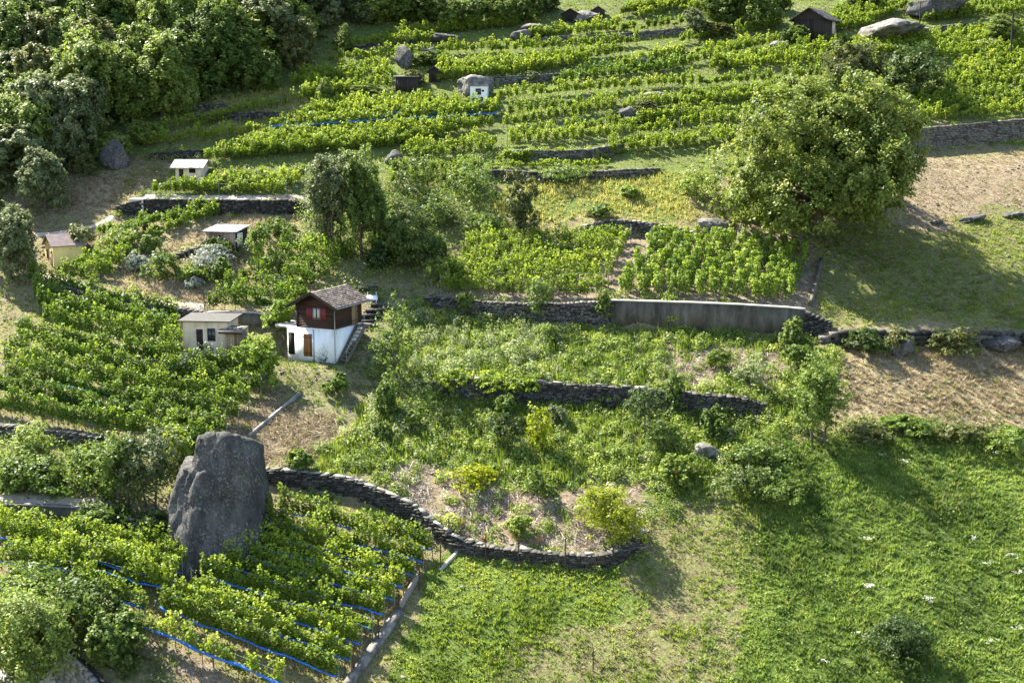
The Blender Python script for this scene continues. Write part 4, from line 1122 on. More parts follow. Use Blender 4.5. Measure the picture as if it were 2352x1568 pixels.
# saplings and shrubs in the weedy garden
for i, (u, v, w, h, m, lb, b) in enumerate([
    (1238, 745, 62, 105, 'mid_leaf', 'dark leafy sapling against the dry stone wall', .3),
    (1070, 730, 40, 60, 'mid_leaf', 'thin sapling against the bowed end of the stone wall', .3),
    (1385, 745, 34, 80, 'light_leaf', 'thin pale sapling where the stone wall meets concrete', .3),
    (1160, 1030, 72, 85, 'dark_leaf', 'small dark fruit tree standing in the weedy garden', .3),
    (1240, 1040, 60, 110, 'yellow_leaf', 'pale yellow-green sapling right of the dark fruit tree', .1),
    (1480, 1000, 100, 115, 'dark_leaf', 'dark fruit tree below the crossing wall', .2),
    (1518, 1045, 85, 85, 'mid_leaf', 'round leafy shrub beside the dark fruit tree', .05),
    (1548, 950, 42, 95, 'mid_leaf', 'narrow ivy column at the crossing wall', .05),
    (1160, 965, 40, 60, 'mid_leaf', 'bare-branched small tree in front of the crossing wall', .35),
    (1240, 1150, 60, 80, 'mid_leaf', 'leafy sapling low in the garden', .1),
    (880, 1010, 46, 42, 'mid_leaf', 'dark round shrub on the sunny weed slope', .05),
    (1265, 790, 60, 46, 'mid_leaf', 'dark green shrub below the dry stone wall', .05),
    (1280, 975, 46, 46, 'grey_leaf', 'grey-green round shrub below the crossing wall', .05),
    (950, 985, 40, 40, 'weed', 'low round shrub left in the weedy garden', .05),
    (1090, 1120, 100, 55, 'yellow_leaf', 'yellowish bush above the rubble in the garden', .05),
    (1200, 1230, 70, 52, 'weed', 'leafy weed clump on the rubble near the foot wall', .05),
    (1650, 850, 60, 50, 'light_leaf', 'pale weed bush right in the upper garden', .05),
    (1720, 880, 75, 70, 'weed_pale', 'feathery pale bush at the right of the upper garden', .05),
]):
    tree(u, v, w, h, m, lb, 'sapling' if b > .15 else 'shrub', cat='sapling' if b > .15 else 'shrub', seed=200 + i, nl=8, ncl=18, nleaf=14, leaf=.15, base=b, stems=1 if b > .15 else 3, r0=.045, tip=.3)
# trailing vine on the crossing wall
for i, (u, v, w, h, lb) in enumerate([(1040, 892, 80, 45, 'left clump of the trailing vine on the crossing wall'), (1120, 895, 90, 42, 'middle clump of the trailing vine on the crossing wall'), (1200, 898, 90, 40, 'right clump of the trailing vine on the crossing wall')]):
    bush(u, v, w, h, 'vine_bright', lb, 'trailing_vine', seed=230 + i, ncl=26, nleaf=14, leaf=.16, cat='vine')

# ---- the wood: a few prototypes, copied
PROTO = []
for i, (m, w, h, nl) in enumerate([('mid_leaf', 6, 9, 11), ('light_leaf', 6.5, 8.5, 12), ('mid_leaf', 6, 9.5, 11), ('olive_leaf', 5, 8, 10), ('grey_leaf', 5.5, 8, 10), ('mid_leaf', 4.5, 8.5, 10), ('light_leaf', 4.5, 9, 10), ('dark_leaf', 7, 8, 12)]):
    r = make_tree('broadleaf_tree', (0, 0, 0), w, h, m, 'prototype %d' % i, seed=400 + i, nl=nl - 2, ncl=60, nleaf=36, leaf=.25, base=.08, lobe=(.34, .5), tip=.12, spread=.55, sig=.09, sink=.5)
    PROTO.append((r, w, h, False))
PUSED = [False] * len(PROTO)
def wood_tree(u, v, wpx, hpx, k, label, group):
    p = at(u, v); s = scale_at(p)
    r, w, h, _ = PROTO[k]
    if not PUSED[k]: o = r; PUSED[k] = True
    else: o = copy_tree(r)
    o.location = (p[0], p[1], p[2] - .1)
    a = wpx / s / w; b = hpx / s / h
    o.scale = (a, a, b)
    o.rotation_euler = (0, 0, random.random() * 6.28)
    tag(o, label, 'tree', group)
    return o
WOOD_FRONT = [
    (212, 300, 165, 225, 1, 'large pale green tree in the middle of the forest edge'), (372, 268, 125, 180, 6, 'tall bright tree at the forest edge above the meadow'),
    (415, 265, 90, 130, 1, 'bright rounded tree right of the tall one at the forest edge'), (490, 210, 145, 145, 0, 'broad green tree at the forest edge above the meadow wall'),
    (600, 207, 90, 95, 0, 'low dense tree at the right end of the forest edge'), (622, 208, 36, 34, 2, 'small dark round bush at the right end of the forest edge'),
    (222, 322, 46, 80, 6, 'small slim bright tree in front of the dark forest gap'), (150, 390, 90, 130, 4, 'pale grey-green tree above the left bank'),
    (102, 482, 100, 140, 4, 'feathery grey-green tree standing in front on the left bank'), (40, 405, 130, 180, 1, 'large pale tree at the left edge of the forest'),
    (100, 270, 120, 115, 1, 'wide rounded tree at left in the second line of the forest'), (20, 300, 110, 130, 6, 'bright tree at the left edge in the second line'),
    (60, 195, 90, 100, 6, 'bright tree at upper left in the forest'), (25, 640, 110, 165, 4, 'feathery tree at the left edge beside the yellow hut'),
    (-20, 560, 90, 120, 3, 'olive tree cut by the left edge beside the footpath'), (680, 160, 85, 115, 3, 'olive tree at the upper forest edge'),
    (745, 238, 36, 58, 2, 'small dark column-like tree in the vine rows left of the boulder hut'), (790, 115, 40, 60, 2, 'small dark tree at the upper corner of the forest edge'),
    (330, 330, 70, 55, 1, 'low bright bush left of the three rows by the hollowed rock'), (268, 372, 70, 70, 1, 'pale bush above the hollowed rock'),
    (190, 400, 60, 60, 3, 'olive bush beside the hollowed rock'), (1225, 188, 36, 26, 4, 'small grey bush on the dry grass right of the boulder hut'),
    (952, 194, 50, 34, 3, 'olive bush over the dark sheds'), (1250, 30, 70, 50, 7, 'dark tree beside the tiny sheds at the top'),
    (1600, 80, 55, 60, 4, 'grey-green tree left of the top right trees'), (1640, 48, 60, 85, 2, 'dark tree, leftmost of the group left of the barn'),
    (1690, 55, 80, 95, 5, 'middle tree of the group left of the barn'), (1745, 62, 90, 95, 2, 'dark tree next to the barn gable'),
    (1790, 30, 60, 70, 5, 'tree behind the barn roof'), (1640, 82, 90, 32, 3, 'low olive bushes under the trees left of the barn'),
    (1990, 18, 80, 40, 7, 'low dark bush at the top edge right of the barn'), (1830, 98, 60, 42, 0, 'leafy bush in front of the barn'),
    (2300, 95, 80, 60, 1, 'pale shrub beside the utility post'), (840, 218, 70, 26, 1, 'low bush left of the dark sheds'), (990, 150, 80, 34, 0, 'vine-covered hump right of the dark upper rock'),
    (1480, 268, 50, 40, 3, 'olive bush beside the dark rock at centre right'),
    (700, 95, 60, 85, 1, 'pale tree at the upper end of the forest edge'),
]
for i, (u, v, w, h, k, lb) in enumerate(WOOD_FRONT):
    wood_tree(u, v, w, h, k, lb, None)
for i, (u, v, w, h, k) in enumerate([(870, 52, 100, 85, 1), (925, 48, 95, 90, 0), (985, 50, 90, 80, 6), (1040, 62, 75, 68, 1), (1090, 60, 80, 66, 0), (1150, 56, 85, 70, 5), (1205, 50, 80, 75, 2), (830, 60, 60, 60, 4)]):
    wood_tree(u, v, w, h, k, '%s tree from the left in the wooded strip at top centre' % ['second', 'third', 'fourth', 'fifth', 'sixth', 'seventh', 'last', 'first'][i], 'wooded strip at top centre')
wr = np.random.default_rng(91)
LOOK = ['mid-green', 'pale green', 'fresh green', 'olive', 'grey-green', 'slender green', 'bright green', 'dark green']
lines = []
for v in np.arange(-85, 440, 36):
    line = []
    for u in np.arange(-90, 840, 82):
        uu = u + wr.normal(0, 16) + (31 if int(v / 36) % 2 else 0); vv = v + wr.normal(0, 7)
        edge = np.interp(vv, [-100, 0, 90, 150, 205, 262, 300, 380, 440], [880, 840, 700, 620, 520, 360, 250, 120, 20])
        if uu > edge: continue
        if uu < 300 and vv < 75: continue
        if uu < 260 and vv < 130: vv = max(vv, 118)
        k = int(wr.choice(8, p=[.18, .25, .14, .10, .1, .06, .15, .02]))
        line.append((uu, vv, 110 + 55 * wr.random(), 125 + 70 * wr.random(), k))
    if line: lines.append(sorted(line))
for li, line in enumerate(lines[::-1]):
    for j_, (uu, vv, w_, h_, k) in enumerate(line):
        pos = 'only' if len(line) == 1 else 'leftmost' if j_ == 0 else 'rightmost' if j_ == len(line) - 1 else ordinal(j_) + ' from the left'
        wood_tree(uu, vv, w_, h_, k, '%s tree, %s in the %s line of the wood from below' % (LOOK[k], pos, 'first' if li == 0 else ordinal(li)), 'trees inside the wood at upper left')

# ------------------------------------------------------------------ rocks
ICO = {}
def ico(sub):
    if sub not in ICO:
        import bmesh
        bm = bmesh.new(); bmesh.ops.create_icosphere(bm, subdivisions=sub, radius=1.0)
        ICO[sub] = (np.array([v.co[:] for v in bm.verts]), np.array([[v.index for v in f.verts] for f in bm.faces]))
        bm.free()
    return ICO[sub]
def rock(u, v, wpx, hpx, label, mat='rock', depth=.8, seed=0, sub=4, cuts=9, cat='rock', name='rock', tilt=0.0):
    rng = np.random.default_rng(seed)
    p = at(u, v); s = scale_at(p)
    V0, F = ico(sub)
    V = V0.copy()
    for c in range(cuts):
        n = unit(rng.normal(size=3)); d = rng.uniform(.55, .85)
        V = V - np.maximum(0, V @ n - d)[:, None] * n
    V = V * (1 + .10 * snoise(V0 * 2.0, 1, seed % 9) + .10 * (.5 - np.abs(snoise(V0 * 4, 1, seed % 7))) + .06 * (.5 - np.abs(snoise(V0 * 9, 1, seed % 5))) + .03 * snoise(V0 * 16, 1, seed % 6))[:, None]
    V = V - [0, 0, V[:, 2].min()]
    V = V / np.array([np.ptp(V[:, 0]), np.ptp(V[:, 1]), V[:, 2].max()])
    w, h = wpx / s, hpx / s
    V = V * [w, w * depth, h * 1.3] - [0, 0, h * .3]
    V[:, 2] += tilt * V[:, 0]
    o = obj(name, mesh(name, V, F, smooth=False), M[mat], None, (p[0], p[1], p[2]))
    tag(o, label, cat)
    return o
def big_boulder():
    p = at(490, 1258); s = scale_at(p)
    V0, F = ico(5)
    def body(planes):
        r = np.full(len(V0), 1e9)
        for n, d in planes:
            n = unit(np.array(n, float)); q = V0 @ n
            r = np.minimum(r, np.where(q > 1e-3, d / np.maximum(q, 1e-3), 1e9))
        return r
    # two joined blocks: an upright one with a broken top and a lower left shoulder (picture units from the middle of the rock)
    upright = body([((.12, .42, 1), 118), ((-.40, .3, 1), 122), ((.75, .2, 1), 142), ((1, -.1, .06), 106), ((1, -.5, .25), 108), ((-1, -.1, .14), 52), ((-.35, -1, .22), 72), ((.42, -1, .12), 92), ((0, 1, .2), 95), ((.6, 1, .2), 110), ((0, 0, -1), 190)])
    shoulder = body([((-1, 0, -.03), 106), ((-.877, -.2, .48), 84), ((-.6, -1, .35), 84), ((.2, -1, .25), 82), ((1, 0, 0), 90), ((0, 1, .3), 90), ((0, 0, 1), 60), ((0, 0, -1), 190)])
    # soften the edges a little, then break the faces up
    r = np.maximum(upright, shoulder)
    V = V0 * r[:, None]
    V = V / s
    d = unit(V0 * [1, 1, .6])
    crack = np.abs(snoise(V * [1.0, 1.0, .45], 1, 2)); crack2 = np.abs(snoise(V * [2.6, 2.6, 1.5], 1, 4))
    V = V + d * (.16 * snoise(V * .6, 1, 1) - .22 * np.exp(-(crack / .10) ** 2) - .09 * np.exp(-(crack2 / .12) ** 2) + .06 * snoise(V * 4, 1, 6) + .045 * snoise(V * 9, 1, 5))[:, None]
    V[:, 2] += 128 / s
    V[:, 1] += 1.2
    V[:, 2] = np.maximum(V[:, 2], -1.5)
    o = obj('boulder', mesh('boulder', V, F), M['rock'], None, (p[0], p[1], p[2]))
    tag(o, 'tall dark grey boulder rising above the blue-netted vineyard', 'boulder')
big_boulder()
for i, (u, v, w, h, lb, m, d) in enumerate([
    (270, 385, 70, 68, 'dark rock with leafy hollows standing at the left edge of the vineyards', 'rock', .6),
    (188, 395, 60, 26, 'low dark outcrop left of the hollowed rock', 'rock', .8),
    (930, 152, 46, 48, 'dark upright boulder in the upper vineyard', 'rock', .8),
    (985, 130, 40, 22, 'grey low rock right of the upright boulder in the upper vineyard', 'rock_pale', .8),
    (1020, 95, 78, 20, 'long dark rock under the uppermost rows', 'rock', .7),
    (1195, 92, 50, 24, 'dark snout of the long pale slab near the top', 'rock', .9),
    (1235, 75, 80, 20, 'long pale rock slab near the top right of centre', 'rock_pale', .8),
    (1345, 50, 60, 26, 'pale rock below the tiny dark sheds', 'rock_pale', .8),
    (1092, 216, 86, 44, 'pale rounded boulder with the white hut built into it', 'rock_pale', .6),
    (968, 245, 30, 16, 'small dark rock in the rows left of the boulder hut', 'rock', .8),
    (905, 372, 44, 28, 'dark boulder at the left end of the square patch', 'rock', .8),
    (1440, 268, 46, 24, 'dark reddish rock at centre right', 'rock', .8),
    (1500, 225, 70, 14, 'flat pale rock at centre right', 'rock_pale', .8),
    (1470, 148, 70, 16, 'lower half of the sloping pale rock ledge', 'rock_pale', .7),
    (1535, 124, 60, 16, 'upper half of the sloping pale rock ledge', 'rock_pale', .7),
    (1790, 112, 44, 18, 'brown rock at the end of the ledge below the barn', 'rock_pale', .8),
    (2050, 86, 160, 44, 'large bare sloping rock slab at upper right', 'rock_pale', 1.2),
    (2150, 32, 150, 40, 'dark rock face at the top right edge', 'rock', .8),
    (2270, 108, 70, 18, 'flat pale rock left of the utility post', 'rock_pale', .8),
    (2300, 800, 100, 36, 'grey boulder forming the right part of the rough wall', 'rock', .8),
    (2385, 800, 80, 50, 'dark boulder cut by the right edge in the rough wall', 'rock', .8),
    (2068, 812, 58, 34, 'grey boulder under the tufted bush in the rough wall', 'rock', .8),
    (1625, 1042, 66, 26, 'pale boulder on the bank right of the garden', 'rock_pale', .8),
    (1640, 530, 80, 30, 'earthy rock bank under the walnut', 'rock_pale', .8),
    (55, 760, 30, 34, 'dark stump-shaped rock at the left vineyard corner', 'rock', .9),
    (2230, 505, 70, 10, 'flat stone slab in the bare slope at right', 'rock', .6),
    (2150, 512, 36, 8, 'small flat stone in the bare slope at right', 'rock', .6),
    (2330, 495, 60, 9, 'flat stone slab at the right edge of the bare slope', 'rock', .6),
]):
    rock(u, v, w, h, lb, m, d, seed=500 + i, cuts=14, tilt=.18 if 'slop' in lb else 0.0, sub=4 if w > 50 else 3)

# ------------------------------------------------------------------ buildings
def planks(root, mat, x0, x1, z0, z1, y, n, vertical=True, t=.03, jit=.012, name='plank', axis='x', face=-1):
    """row of boards on a wall plane. axis x: wall in the x-z plane at y; axis y: wall in the y-z plane at x=y"""
    out = []
    if vertical:
        e = np.linspace(x0, x1, n + 1)
        rng_ = [((e[i] + .006, e[i + 1] - .006), (z0 - jit * RNG.random(), z1)) for i in range(n)]
    else:
        e = np.linspace(z0, z1, n + 1)
        rng_ = [((x0, x1), (e[i] + .006, e[i + 1] - .006)) for i in range(n)]
    for (a, b) in rng_:
        d = t + jit * RNG.random()
        lo, hi = (y - d, y + .01) if face < 0 else (y - .01, y + d)
        if axis == 'x': out.append(box(name, root, mat, a, (lo, hi), b))
        else: out.append(box(name, root, mat, (lo, hi), a, b))
    return out

def gable_roof(root, mat, x0, x1, y0, y1, ze, zr, ridge='y', t=.09, rows=0, tile_mat=None, name='roof'):
    """two slopes; ridge along y (gables face front) or along x"""
    if ridge == 'y':
        xm = (x0 + x1) / 2
        r = prism(name, root, mat, [(x0, ze), (xm, zr), (x1, ze), (x1, ze + t), (xm, zr + t), (x0, ze + t)], y0, y1, 'y')
    else:
        ym = (y0 + y1) / 2
        r = prism(name, root, mat, [(y0, ze), (ym, zr), (y1, ze), (y1, ze + t), (ym, zr + t), (y0, ze + t)], x0, x1, 'x')
    if rows and tile_mat:
        C, TT, NN, UU, hx, hy, hz, lr = [], [], [], [], [], [], [], []
        for side in (-1, 1):
            if ridge == 'y': a = np.array([xm + side * (x1 - x0) / 2, 0, ze + t]); b = np.array([xm, 0, zr + t]); along = np.array([0, 1., 0]); l0, l1 = y0, y1
            else: a = np.array([0, ym + side * (y1 - y0) / 2, ze + t]); b = np.array([0, ym, zr + t]); along = np.array([1., 0, 0]); l0, l1 = x0, x1
            sl = b - a; Ls = np.linalg.norm(sl); sl = sl / Ls; nrm = np.cross(along, sl); nrm = nrm * np.sign(nrm[2])
            nr_ = rows; nc = max(3, int((l1 - l0) / (Ls / rows * 1.1)))
            for i in range(nr_):
                for j in range(nc):
                    c = a + sl * Ls * (i + .5) / nr_ + along * (l0 + (l1 - l0) * (j + .5 + .08 * RNG.normal()) / nc)
                    tl = unit(sl - nrm * .10)
                    C.append(c + nrm * .015); TT.append(along); NN.append(tl); UU.append(np.cross(along, tl) * np.sign(np.cross(along, tl)[2])); hx.append((l1 - l0) / nc * .485); hy.append(Ls / nr_ * .58); hz.append(.012 + .012 * RNG.random()); lr.append(RNG.random())
        V, F = boxes(np.array(C), np.array(TT), np.array(NN), np.array(UU), np.array(hx), np.array(hy), np.array(hz), jit=.06)
        o = obj('shingles', mesh('shingles', V, F, lr=np.repeat(lr, 8)), tile_mat, r); o["kind"] = "stuff"
    return r

def opening(root, kind, x, z, y, door_mat='brown_wood', axis='x', face=-1):
    """door or window set on a wall plane"""
    def bx(nm, par, mat, a, d, b):
        lo, hi = (y - d[1], y - d[0]) if face < 0 else (y + d[0], y + d[1])
        return box(nm, par, mat, a, (lo, hi), b) if axis == 'x' else box(nm, par, mat, (lo, hi), a, b)
    w = x[1] - x[0]
    if kind == 'window':
        f = bx('window', root, M['opening'], x, (-.02, .012), z)
        for a, b in (((x[0] - .04, x[0]), z), ((x[1], x[1] + .04), z), (x, (z[1], z[1] + .04)), (x, (z[0] - .05, z[0]))):
            bx('frame', f, M['grey_wood'], a, (-.02, .05), b)
        m_ = (x[0] + x[1]) / 2
        bx('pane', f, M['glass'], (x[0], m_ - .015), (.012, .02), z); bx('pane', f, M['glass'], (m_ + .015, x[1]), (.012, .02), z)
        return f
    if kind == 'dark':
        return bx('opening', root, M['opening'], x, (-.05, .012), z)
    d = bx('door', root, M[door_mat], x, (-.02, .02), z)
    n = max(3, int(w / .18)); e = np.linspace(x[0], x[1], n + 1)
    for i in range(n): bx('board', d, M[door_mat], (e[i] + .006, e[i + 1] - .006), (.02, .04 + .008 * RNG.random()), (z[0] + .02, z[1] - .02))
    for zz in (z[0] + (z[1] - z[0]) * .15, z[0] + (z[1] - z[0]) * .85): bx('hinge', d, M['iron'], (x[0] - .03, x[1] - .05), (.05, .065), (zz - .025, zz + .025))
    bx('handle', d, M['iron'], (x[1] - .12, x[1] - .08), (.05, .09), ((z[0] + z[1]) / 2 - .06, (z[0] + z[1]) / 2 + .06))
    return d

def chalet():
    p = CHALET
    root = empty('chalet', tuple(p), CHALET_YAW)
    tag(root, 'small chalet with dark timber upper storey, red shutters and white masonry base', 'house')
    D = 4.1; W = 3.3; WB = 4.2; z1 = 2.45; z2 = 4.4; zr = 5.25; xm = -W / 2
    box('base_wall', root, M['white'], (-WB, 0), (0, D), (-.6, z1))
    box('base_cornice', root, M['white'], (-WB - .04, .04), (-.05, .3), (z1 + .003, z1 + .09))
    box('terrace_slab', root, M['concrete_pale'], (-WB - 1.3, -W - .02), (.35, 2.4), (z1 - .1, z1 + .12))
    core = prism('timber_core', root, M['black_wood'], [(-W + .04, z1 + .09), (-.04, z1 + .09), (-.04, z2), (xm, zr - .05), (-W + .04, z2)], .06, D - .05, 'y')
    planks(root, M['dark_wood'], -W, 0, z1 + .1, z2 - .02, .06, 10, vertical=False, name='board')
    ztri = np.linspace(z2 - .02, zr - .1, 6)
    for a, b in zip(ztri[:-1], ztri[1:]):
        hw = W / 2 * (1 - (b - z2) / (zr - z2))
        if hw > .1: box('board', root, M['dark_wood'], (xm - hw, xm + hw), (.025, .07), (a + .006, b - .006))
    planks(root, M['dark_wood'], .03, D - .05, z1 + .1, z2 - .02, -.04, 10, vertical=False, name='board', axis='y', face=1)
    for x_ in (-W, -.03):
        box('corner_post', root, M['black_wood'], (x_ - .05, x_ + .08), (-.02, .1), (z1 + .095, z2))
    r = gable_roof(root, M['black_wood'], -W - .5, .5, -.55, D + .45, z2 - .22, zr + .02, 'y', .08, rows=11, tile_mat=M['shingle'])
    for sd in (-1, 1):
        xe = xm + sd * (W / 2 + .5)
        prism('bargeboard', root, M['black_wood'], [(xe, z2 - .34), (xm, zr - .1), (xm, zr + .14), (xe, z2 - .1)], -.60, -.555, 'y')
    # gutter and downpipe
    V, F = tube([([[.54, -.55, z2 - .2], [.54, D + .4, z2 - .2]], [.06, .06])], 6); obj('gutter', mesh('gutter', V, F), M['zinc'], root)
    V, F = tube([([[.52, -.4, z2 - .22], [.1, -.1, z2 - .5], [.08, -.08, z1 + .2], [.08, -.1, z1], [.08, -.1, .05]], [.04] * 5)], 6); obj('downpipe', mesh('downpipe', V, F), M['zinc'], root)
    w = opening(root, 'window', (xm - .22, xm + .42), (z1 + .85, z1 + 1.62), .02)
    box('curtain', w, M['curtain'], (xm - .17, xm + .05), (-.007, -.003), (z1 + .9, z1 + 1.58)); box('curtain', w, M['curtain'], (xm + .15, xm + .38), (-.007, -.003), (z1 + .9, z1 + 1.58))
    for x0 in (xm - .75, xm + .50):
        sh = box('shutter', root, M['red'], (x0, x0 + .45), (-.045, .02), (z1 + .78, z1 + 1.7))
        for q in range(4): box('shutter_board', sh, M['red'], (x0 + .005 + q * .1125, x0 + .1075 + q * .1125), (-.058 - .004 * (q % 2), -.046), (z1 + .79, z1 + 1.69))
    d = opening(root, 'door', (-2.75, -2.0), (.35, 2.08), -.0, 'brown_wood')
    opening(root, 'dark', (-4.12, -3.55), (.4, 2.1), 0)
    box('pipe', root, M['zinc'], (-1.86, -1.80), (-.07, -.01), (0, z1 - .02))
    # side door at the top of the stairs
    opening(root, 'door', (D - 1.55, D - .75), (z1 + .12, z1 + 1.95), 0.01, 'plank', axis='y', face=1)
    # bare climber on the white wall
    paths = []
    for q in range(9):
        a = np.array([-.9 + .1 * RNG.normal(), -.05, .1]); pts = [a]
        for k in range(5): pts.append(pts[-1] + np.array([RNG.normal(0, .22), -.005, .16 + .1 * RNG.normal()]))
        paths.append((np.array(pts), np.linspace(.018, .006, 6)))
    V, F = tube(paths, 4); obj('bare_climber', mesh('bare_climber', V, F), M['stem'], root)
    # stairs up the right side
    st = empty('stairs', (0, 0, 0)); st.parent = root
    n = 10; y0, y1 = .2, 3.0
    for i in range(n):
        q = (i + .5) / n
        box('tread', st, M['grey_wood'], (.16, .82), (y0 + (y1 - y0) * q - .14, y0 + (y1 - y0) * q + .14), (z1 * (i + 1) / n - .05, z1 * (i + 1) / n))
    for x_ in (.10, .84):
        prism('stringer', st, M['grey_wood'], [(y0 - .25, 0), (y0 + .1, -.05), (y1 + .15, z1 - .15), (y1 + .15, z1 + .08), (y1 - .1, z1 + .06)], x_, x_ + .05, 'x')
    V, F = tube([([[.87, y0, .85], [.87, y1, z1 + .85], [.87, y1 + .9, z1 + .85]], [.022] * 3)] + [([[.87, y0 + (y1 - y0) * q, z1 * q], [.87, y0 + (y1 - y0) * q, z1 * q + .86]], [.016] * 2) for q in (0, .5, 1)], 5)
    obj('handrail', mesh('handrail', V, F), M['zinc'], st)
    box('landing', st, M['grey_wood'], (.1, .95), (y1 + .16, D + .1), (z1 - .06, z1 + .02))
    return root
chalet()

def shed(name, label, u, v, yaw, w, d, h, wall, roof, cat='shed', roof_kind='mono', over=.25, rise=.35, ridge='x', openings=(), plank=0, plank_mat=None, rows=0, extra=None):
    p = at(u, v)
    root = empty(name, tuple(p), math.radians(yaw))
    tag(root, label, cat)
    # local x along the front (left -> right), y into the hill, z up; origin front left corner
    if roof_kind == 'mono':
        body = prism('wall', root, M[wall], [(0, -.8), (d, -.8), (d, h + rise), (0, h)], 0, w, 'x')
        k = rise / d
        prism('roof', root, M[roof], [(-over, h - k * over + .01), (d + over, h + rise + k * over + .01), (d + over, h + rise + k * over + .09), (-over, h - k * over + .09)], -over, w + over, 'x')
    elif roof_kind == 'gable':
        if ridge == 'x': body = prism('wall', root, M[wall], [(0, -.8), (d, -.8), (d, h), (d / 2, h + rise), (0, h)], 0, w, 'x')
        else: body = prism('wall', root, M[wall], [(0, -.8), (w, -.8), (w, h), (w / 2, h + rise), (0, h)], 0, d, 'y')
        if ridge == 'x':
            k = rise / (d / 2); gable_roof(root, M[roof], -over, w + over, -over, d + over, h - k * over + .02, h + rise + .02, 'x', .08, rows=rows, tile_mat=M['slate'] if rows else None)
        else:
            k = rise / (w / 2); gable_roof(root, M[roof], -over, w + over, -over, d + over, h - k * over + .02, h + rise + .02, 'y', .08, rows=rows, tile_mat=M['slate'] if rows else None)
    for op in openings:
        kind, fc, x, z = op[:4]
        mt = op[4] if len(op) > 4 else 'brown_wood'
        if fc == 'front': opening(root, kind, x, z, 0, mt)
        elif fc == 'right': opening(root, kind, x, z, w, mt, axis='y', face=1)
        elif fc == 'left': opening(root, kind, x, z, 0, mt, axis='y', face=-1)
    if plank:
        planks(root, M[plank_mat], .0, w, -.3, h - .04, 0, plank, True, name='plank')
    if extra: extra(root, w, d, h)
    return root

def beige_extra(root, w, d, h):
    # open lean-to of old boards at the right end
    box('lean_to_roof', root, M['grey_wood'], (w - .55, w + 1.35), (-.75, .9), (h - .62, h - .5), rot=('X', .10))
    planks(root, M['plank'], w - .1, w + 1.15, -.2, h - .62, -.35, 7, True, name='plank')
    box('lean_to_side', root, M['grey_wood'], (w + 1.15, w + 1.22), (-.4, 1.2), (-.3, h - .62))
    box('beam', root, M['dark_wood'], (w - .5, w + 1.3), (-.72, -.6), (h - .8, h - .66))
    for i in range(4):
        box('loose_slab', root, M['stone_pale'], (w - .2 + i * .35, w + .05 + i * .35), (-.4 + .15 * (i % 2), -.05 + .15 * (i % 2)), (h - .47, h - .42 + .02 * i), rot=('Z', .3 * i))
shed('beige_shed', 'low beige rendered shed with flat roof and brown openings left of the chalet', 422, 806, -6, 3.5, 2.6, 2.3, 'beige', 'slate', rise=.12, over=.3,
     openings=[('window', 'front', (1.95, 2.5), (.85, 1.75)), ('door', 'front', (1.05, 1.55), (.1, 1.7), 'dark_wood')], extra=beige_extra)
shed('yellow_hut', 'small yellow rendered hut with brown metal roof at the left edge', 124, 616, 36, 2.6, 2.2, 1.9, 'yellow', 'tin', roof_kind='gable', rise=.75, ridge='x', over=.22,
     openings=[('door', 'left', (.3, .8), (.05, 1.55), 'plank'), ('window', 'left', (1.25, 1.65), (.7, 1.4)), ('dark', 'left', (1.0, 1.3), (2.05, 2.25))])
def plank_extra(root, w, d, h):
    box('white_door', root, M['white_paint'], (w + .01, w + .05), (.3, 1.3), (.3, h - .12))
    box('brace', root, M['grey_wood'], (.2, 1.3), (-.09, -.05), (h * .5, h * .5 + .07), rot=('Y', -.25))
    box('brace', root, M['grey_wood'], (1.7, 2.6), (-.09, -.05), (h * .45, h * .45 + .07), rot=('Y', .45))
    box('hatch', root, M['opening'], (1.25, 1.55), (-.05, -.04), (h - .75, h - .3))
shed('plank_shed', 'weathered plank shed with patchy pale flat roof on the dry knoll', 474, 576, -14, 2.75, 2.4, 1.65, 'black_wood', 'pale_sheet', rise=.3, over=.2, plank=16, plank_mat='plank', extra=plank_extra)
shed('white_hut', 'small whitish hut with pale metal gable roof among the vine rows', 404, 416, -6, 2.4, 2.2, 1.35, 'beige', 'pale_sheet', cat='hut', roof_kind='gable', rise=.5, ridge='x', over=.4, openings=[('door', 'front', (.35, .75), (.1, 1.1), 'dark_wood'), ('dark', 'front', (1.3, 1.9), (.75, 1.15))])
shed('boulder_hut', 'tiny white hut front built into the pale rounded boulder', 1080, 236, -4, 1.75, 2.2, 1.65, 'white', 'slate', cat='hut', rise=.1, over=.08, openings=[('window', 'front', (.6, 1.1), (.85, 1.4)), ('window', 'front', (.9, 1.3), (.2, .55)), ('dark', 'front', (1.2, 1.45), (1.1, 1.3))])
shed('dark_barn', 'dark timber barn with slate gable roof at upper right', 1822, 92, -30, 3.6, 4.6, 2.3, 'black_wood', 'slate', cat='barn', roof_kind='gable', rise=1.1, ridge='y', over=.45, rows=8, plank=14, plank_mat='black_wood', openings=[('dark', 'right', (2.6, 4.4), (.4, 2.2))], extra=lambda r, w, d, h: box('plaster_end', r, M['beige'], (w + .01, w + .04), (2.7, 4.4), (.2, h - .05)))
shed('dark_shed', 'low black timber shed in the upper vines, front one of the pair', 908, 210, -4, 2.4, 2.0, 1.45, 'black_wood', 'slate', rise=.15, over=.1, plank=12, plank_mat='black_wood', openings=[('dark', 'front', (.2, .9), (.1, .9))])
shed('dark_shed', 'small dark stone-roofed shed behind, right one of the pair in the upper vines', 985, 190, -4, 1.2, 1.4, 1.2, 'black_wood', 'slate', roof_kind='gable', ridge='y', rise=.45, over=.25, openings=[('dark', 'front', (.3, .8), (.1, .9))])
shed('field_hut', 'tiny dark gabled hut at the top right of centre', 1360, 42, -8, 1.4, 1.4, .85, 'black_wood', 'slate', cat='hut', roof_kind='gable', ridge='y', rise=.45, over=.2, openings=[('dark', 'front', (.4, .9), (.1, .7))])
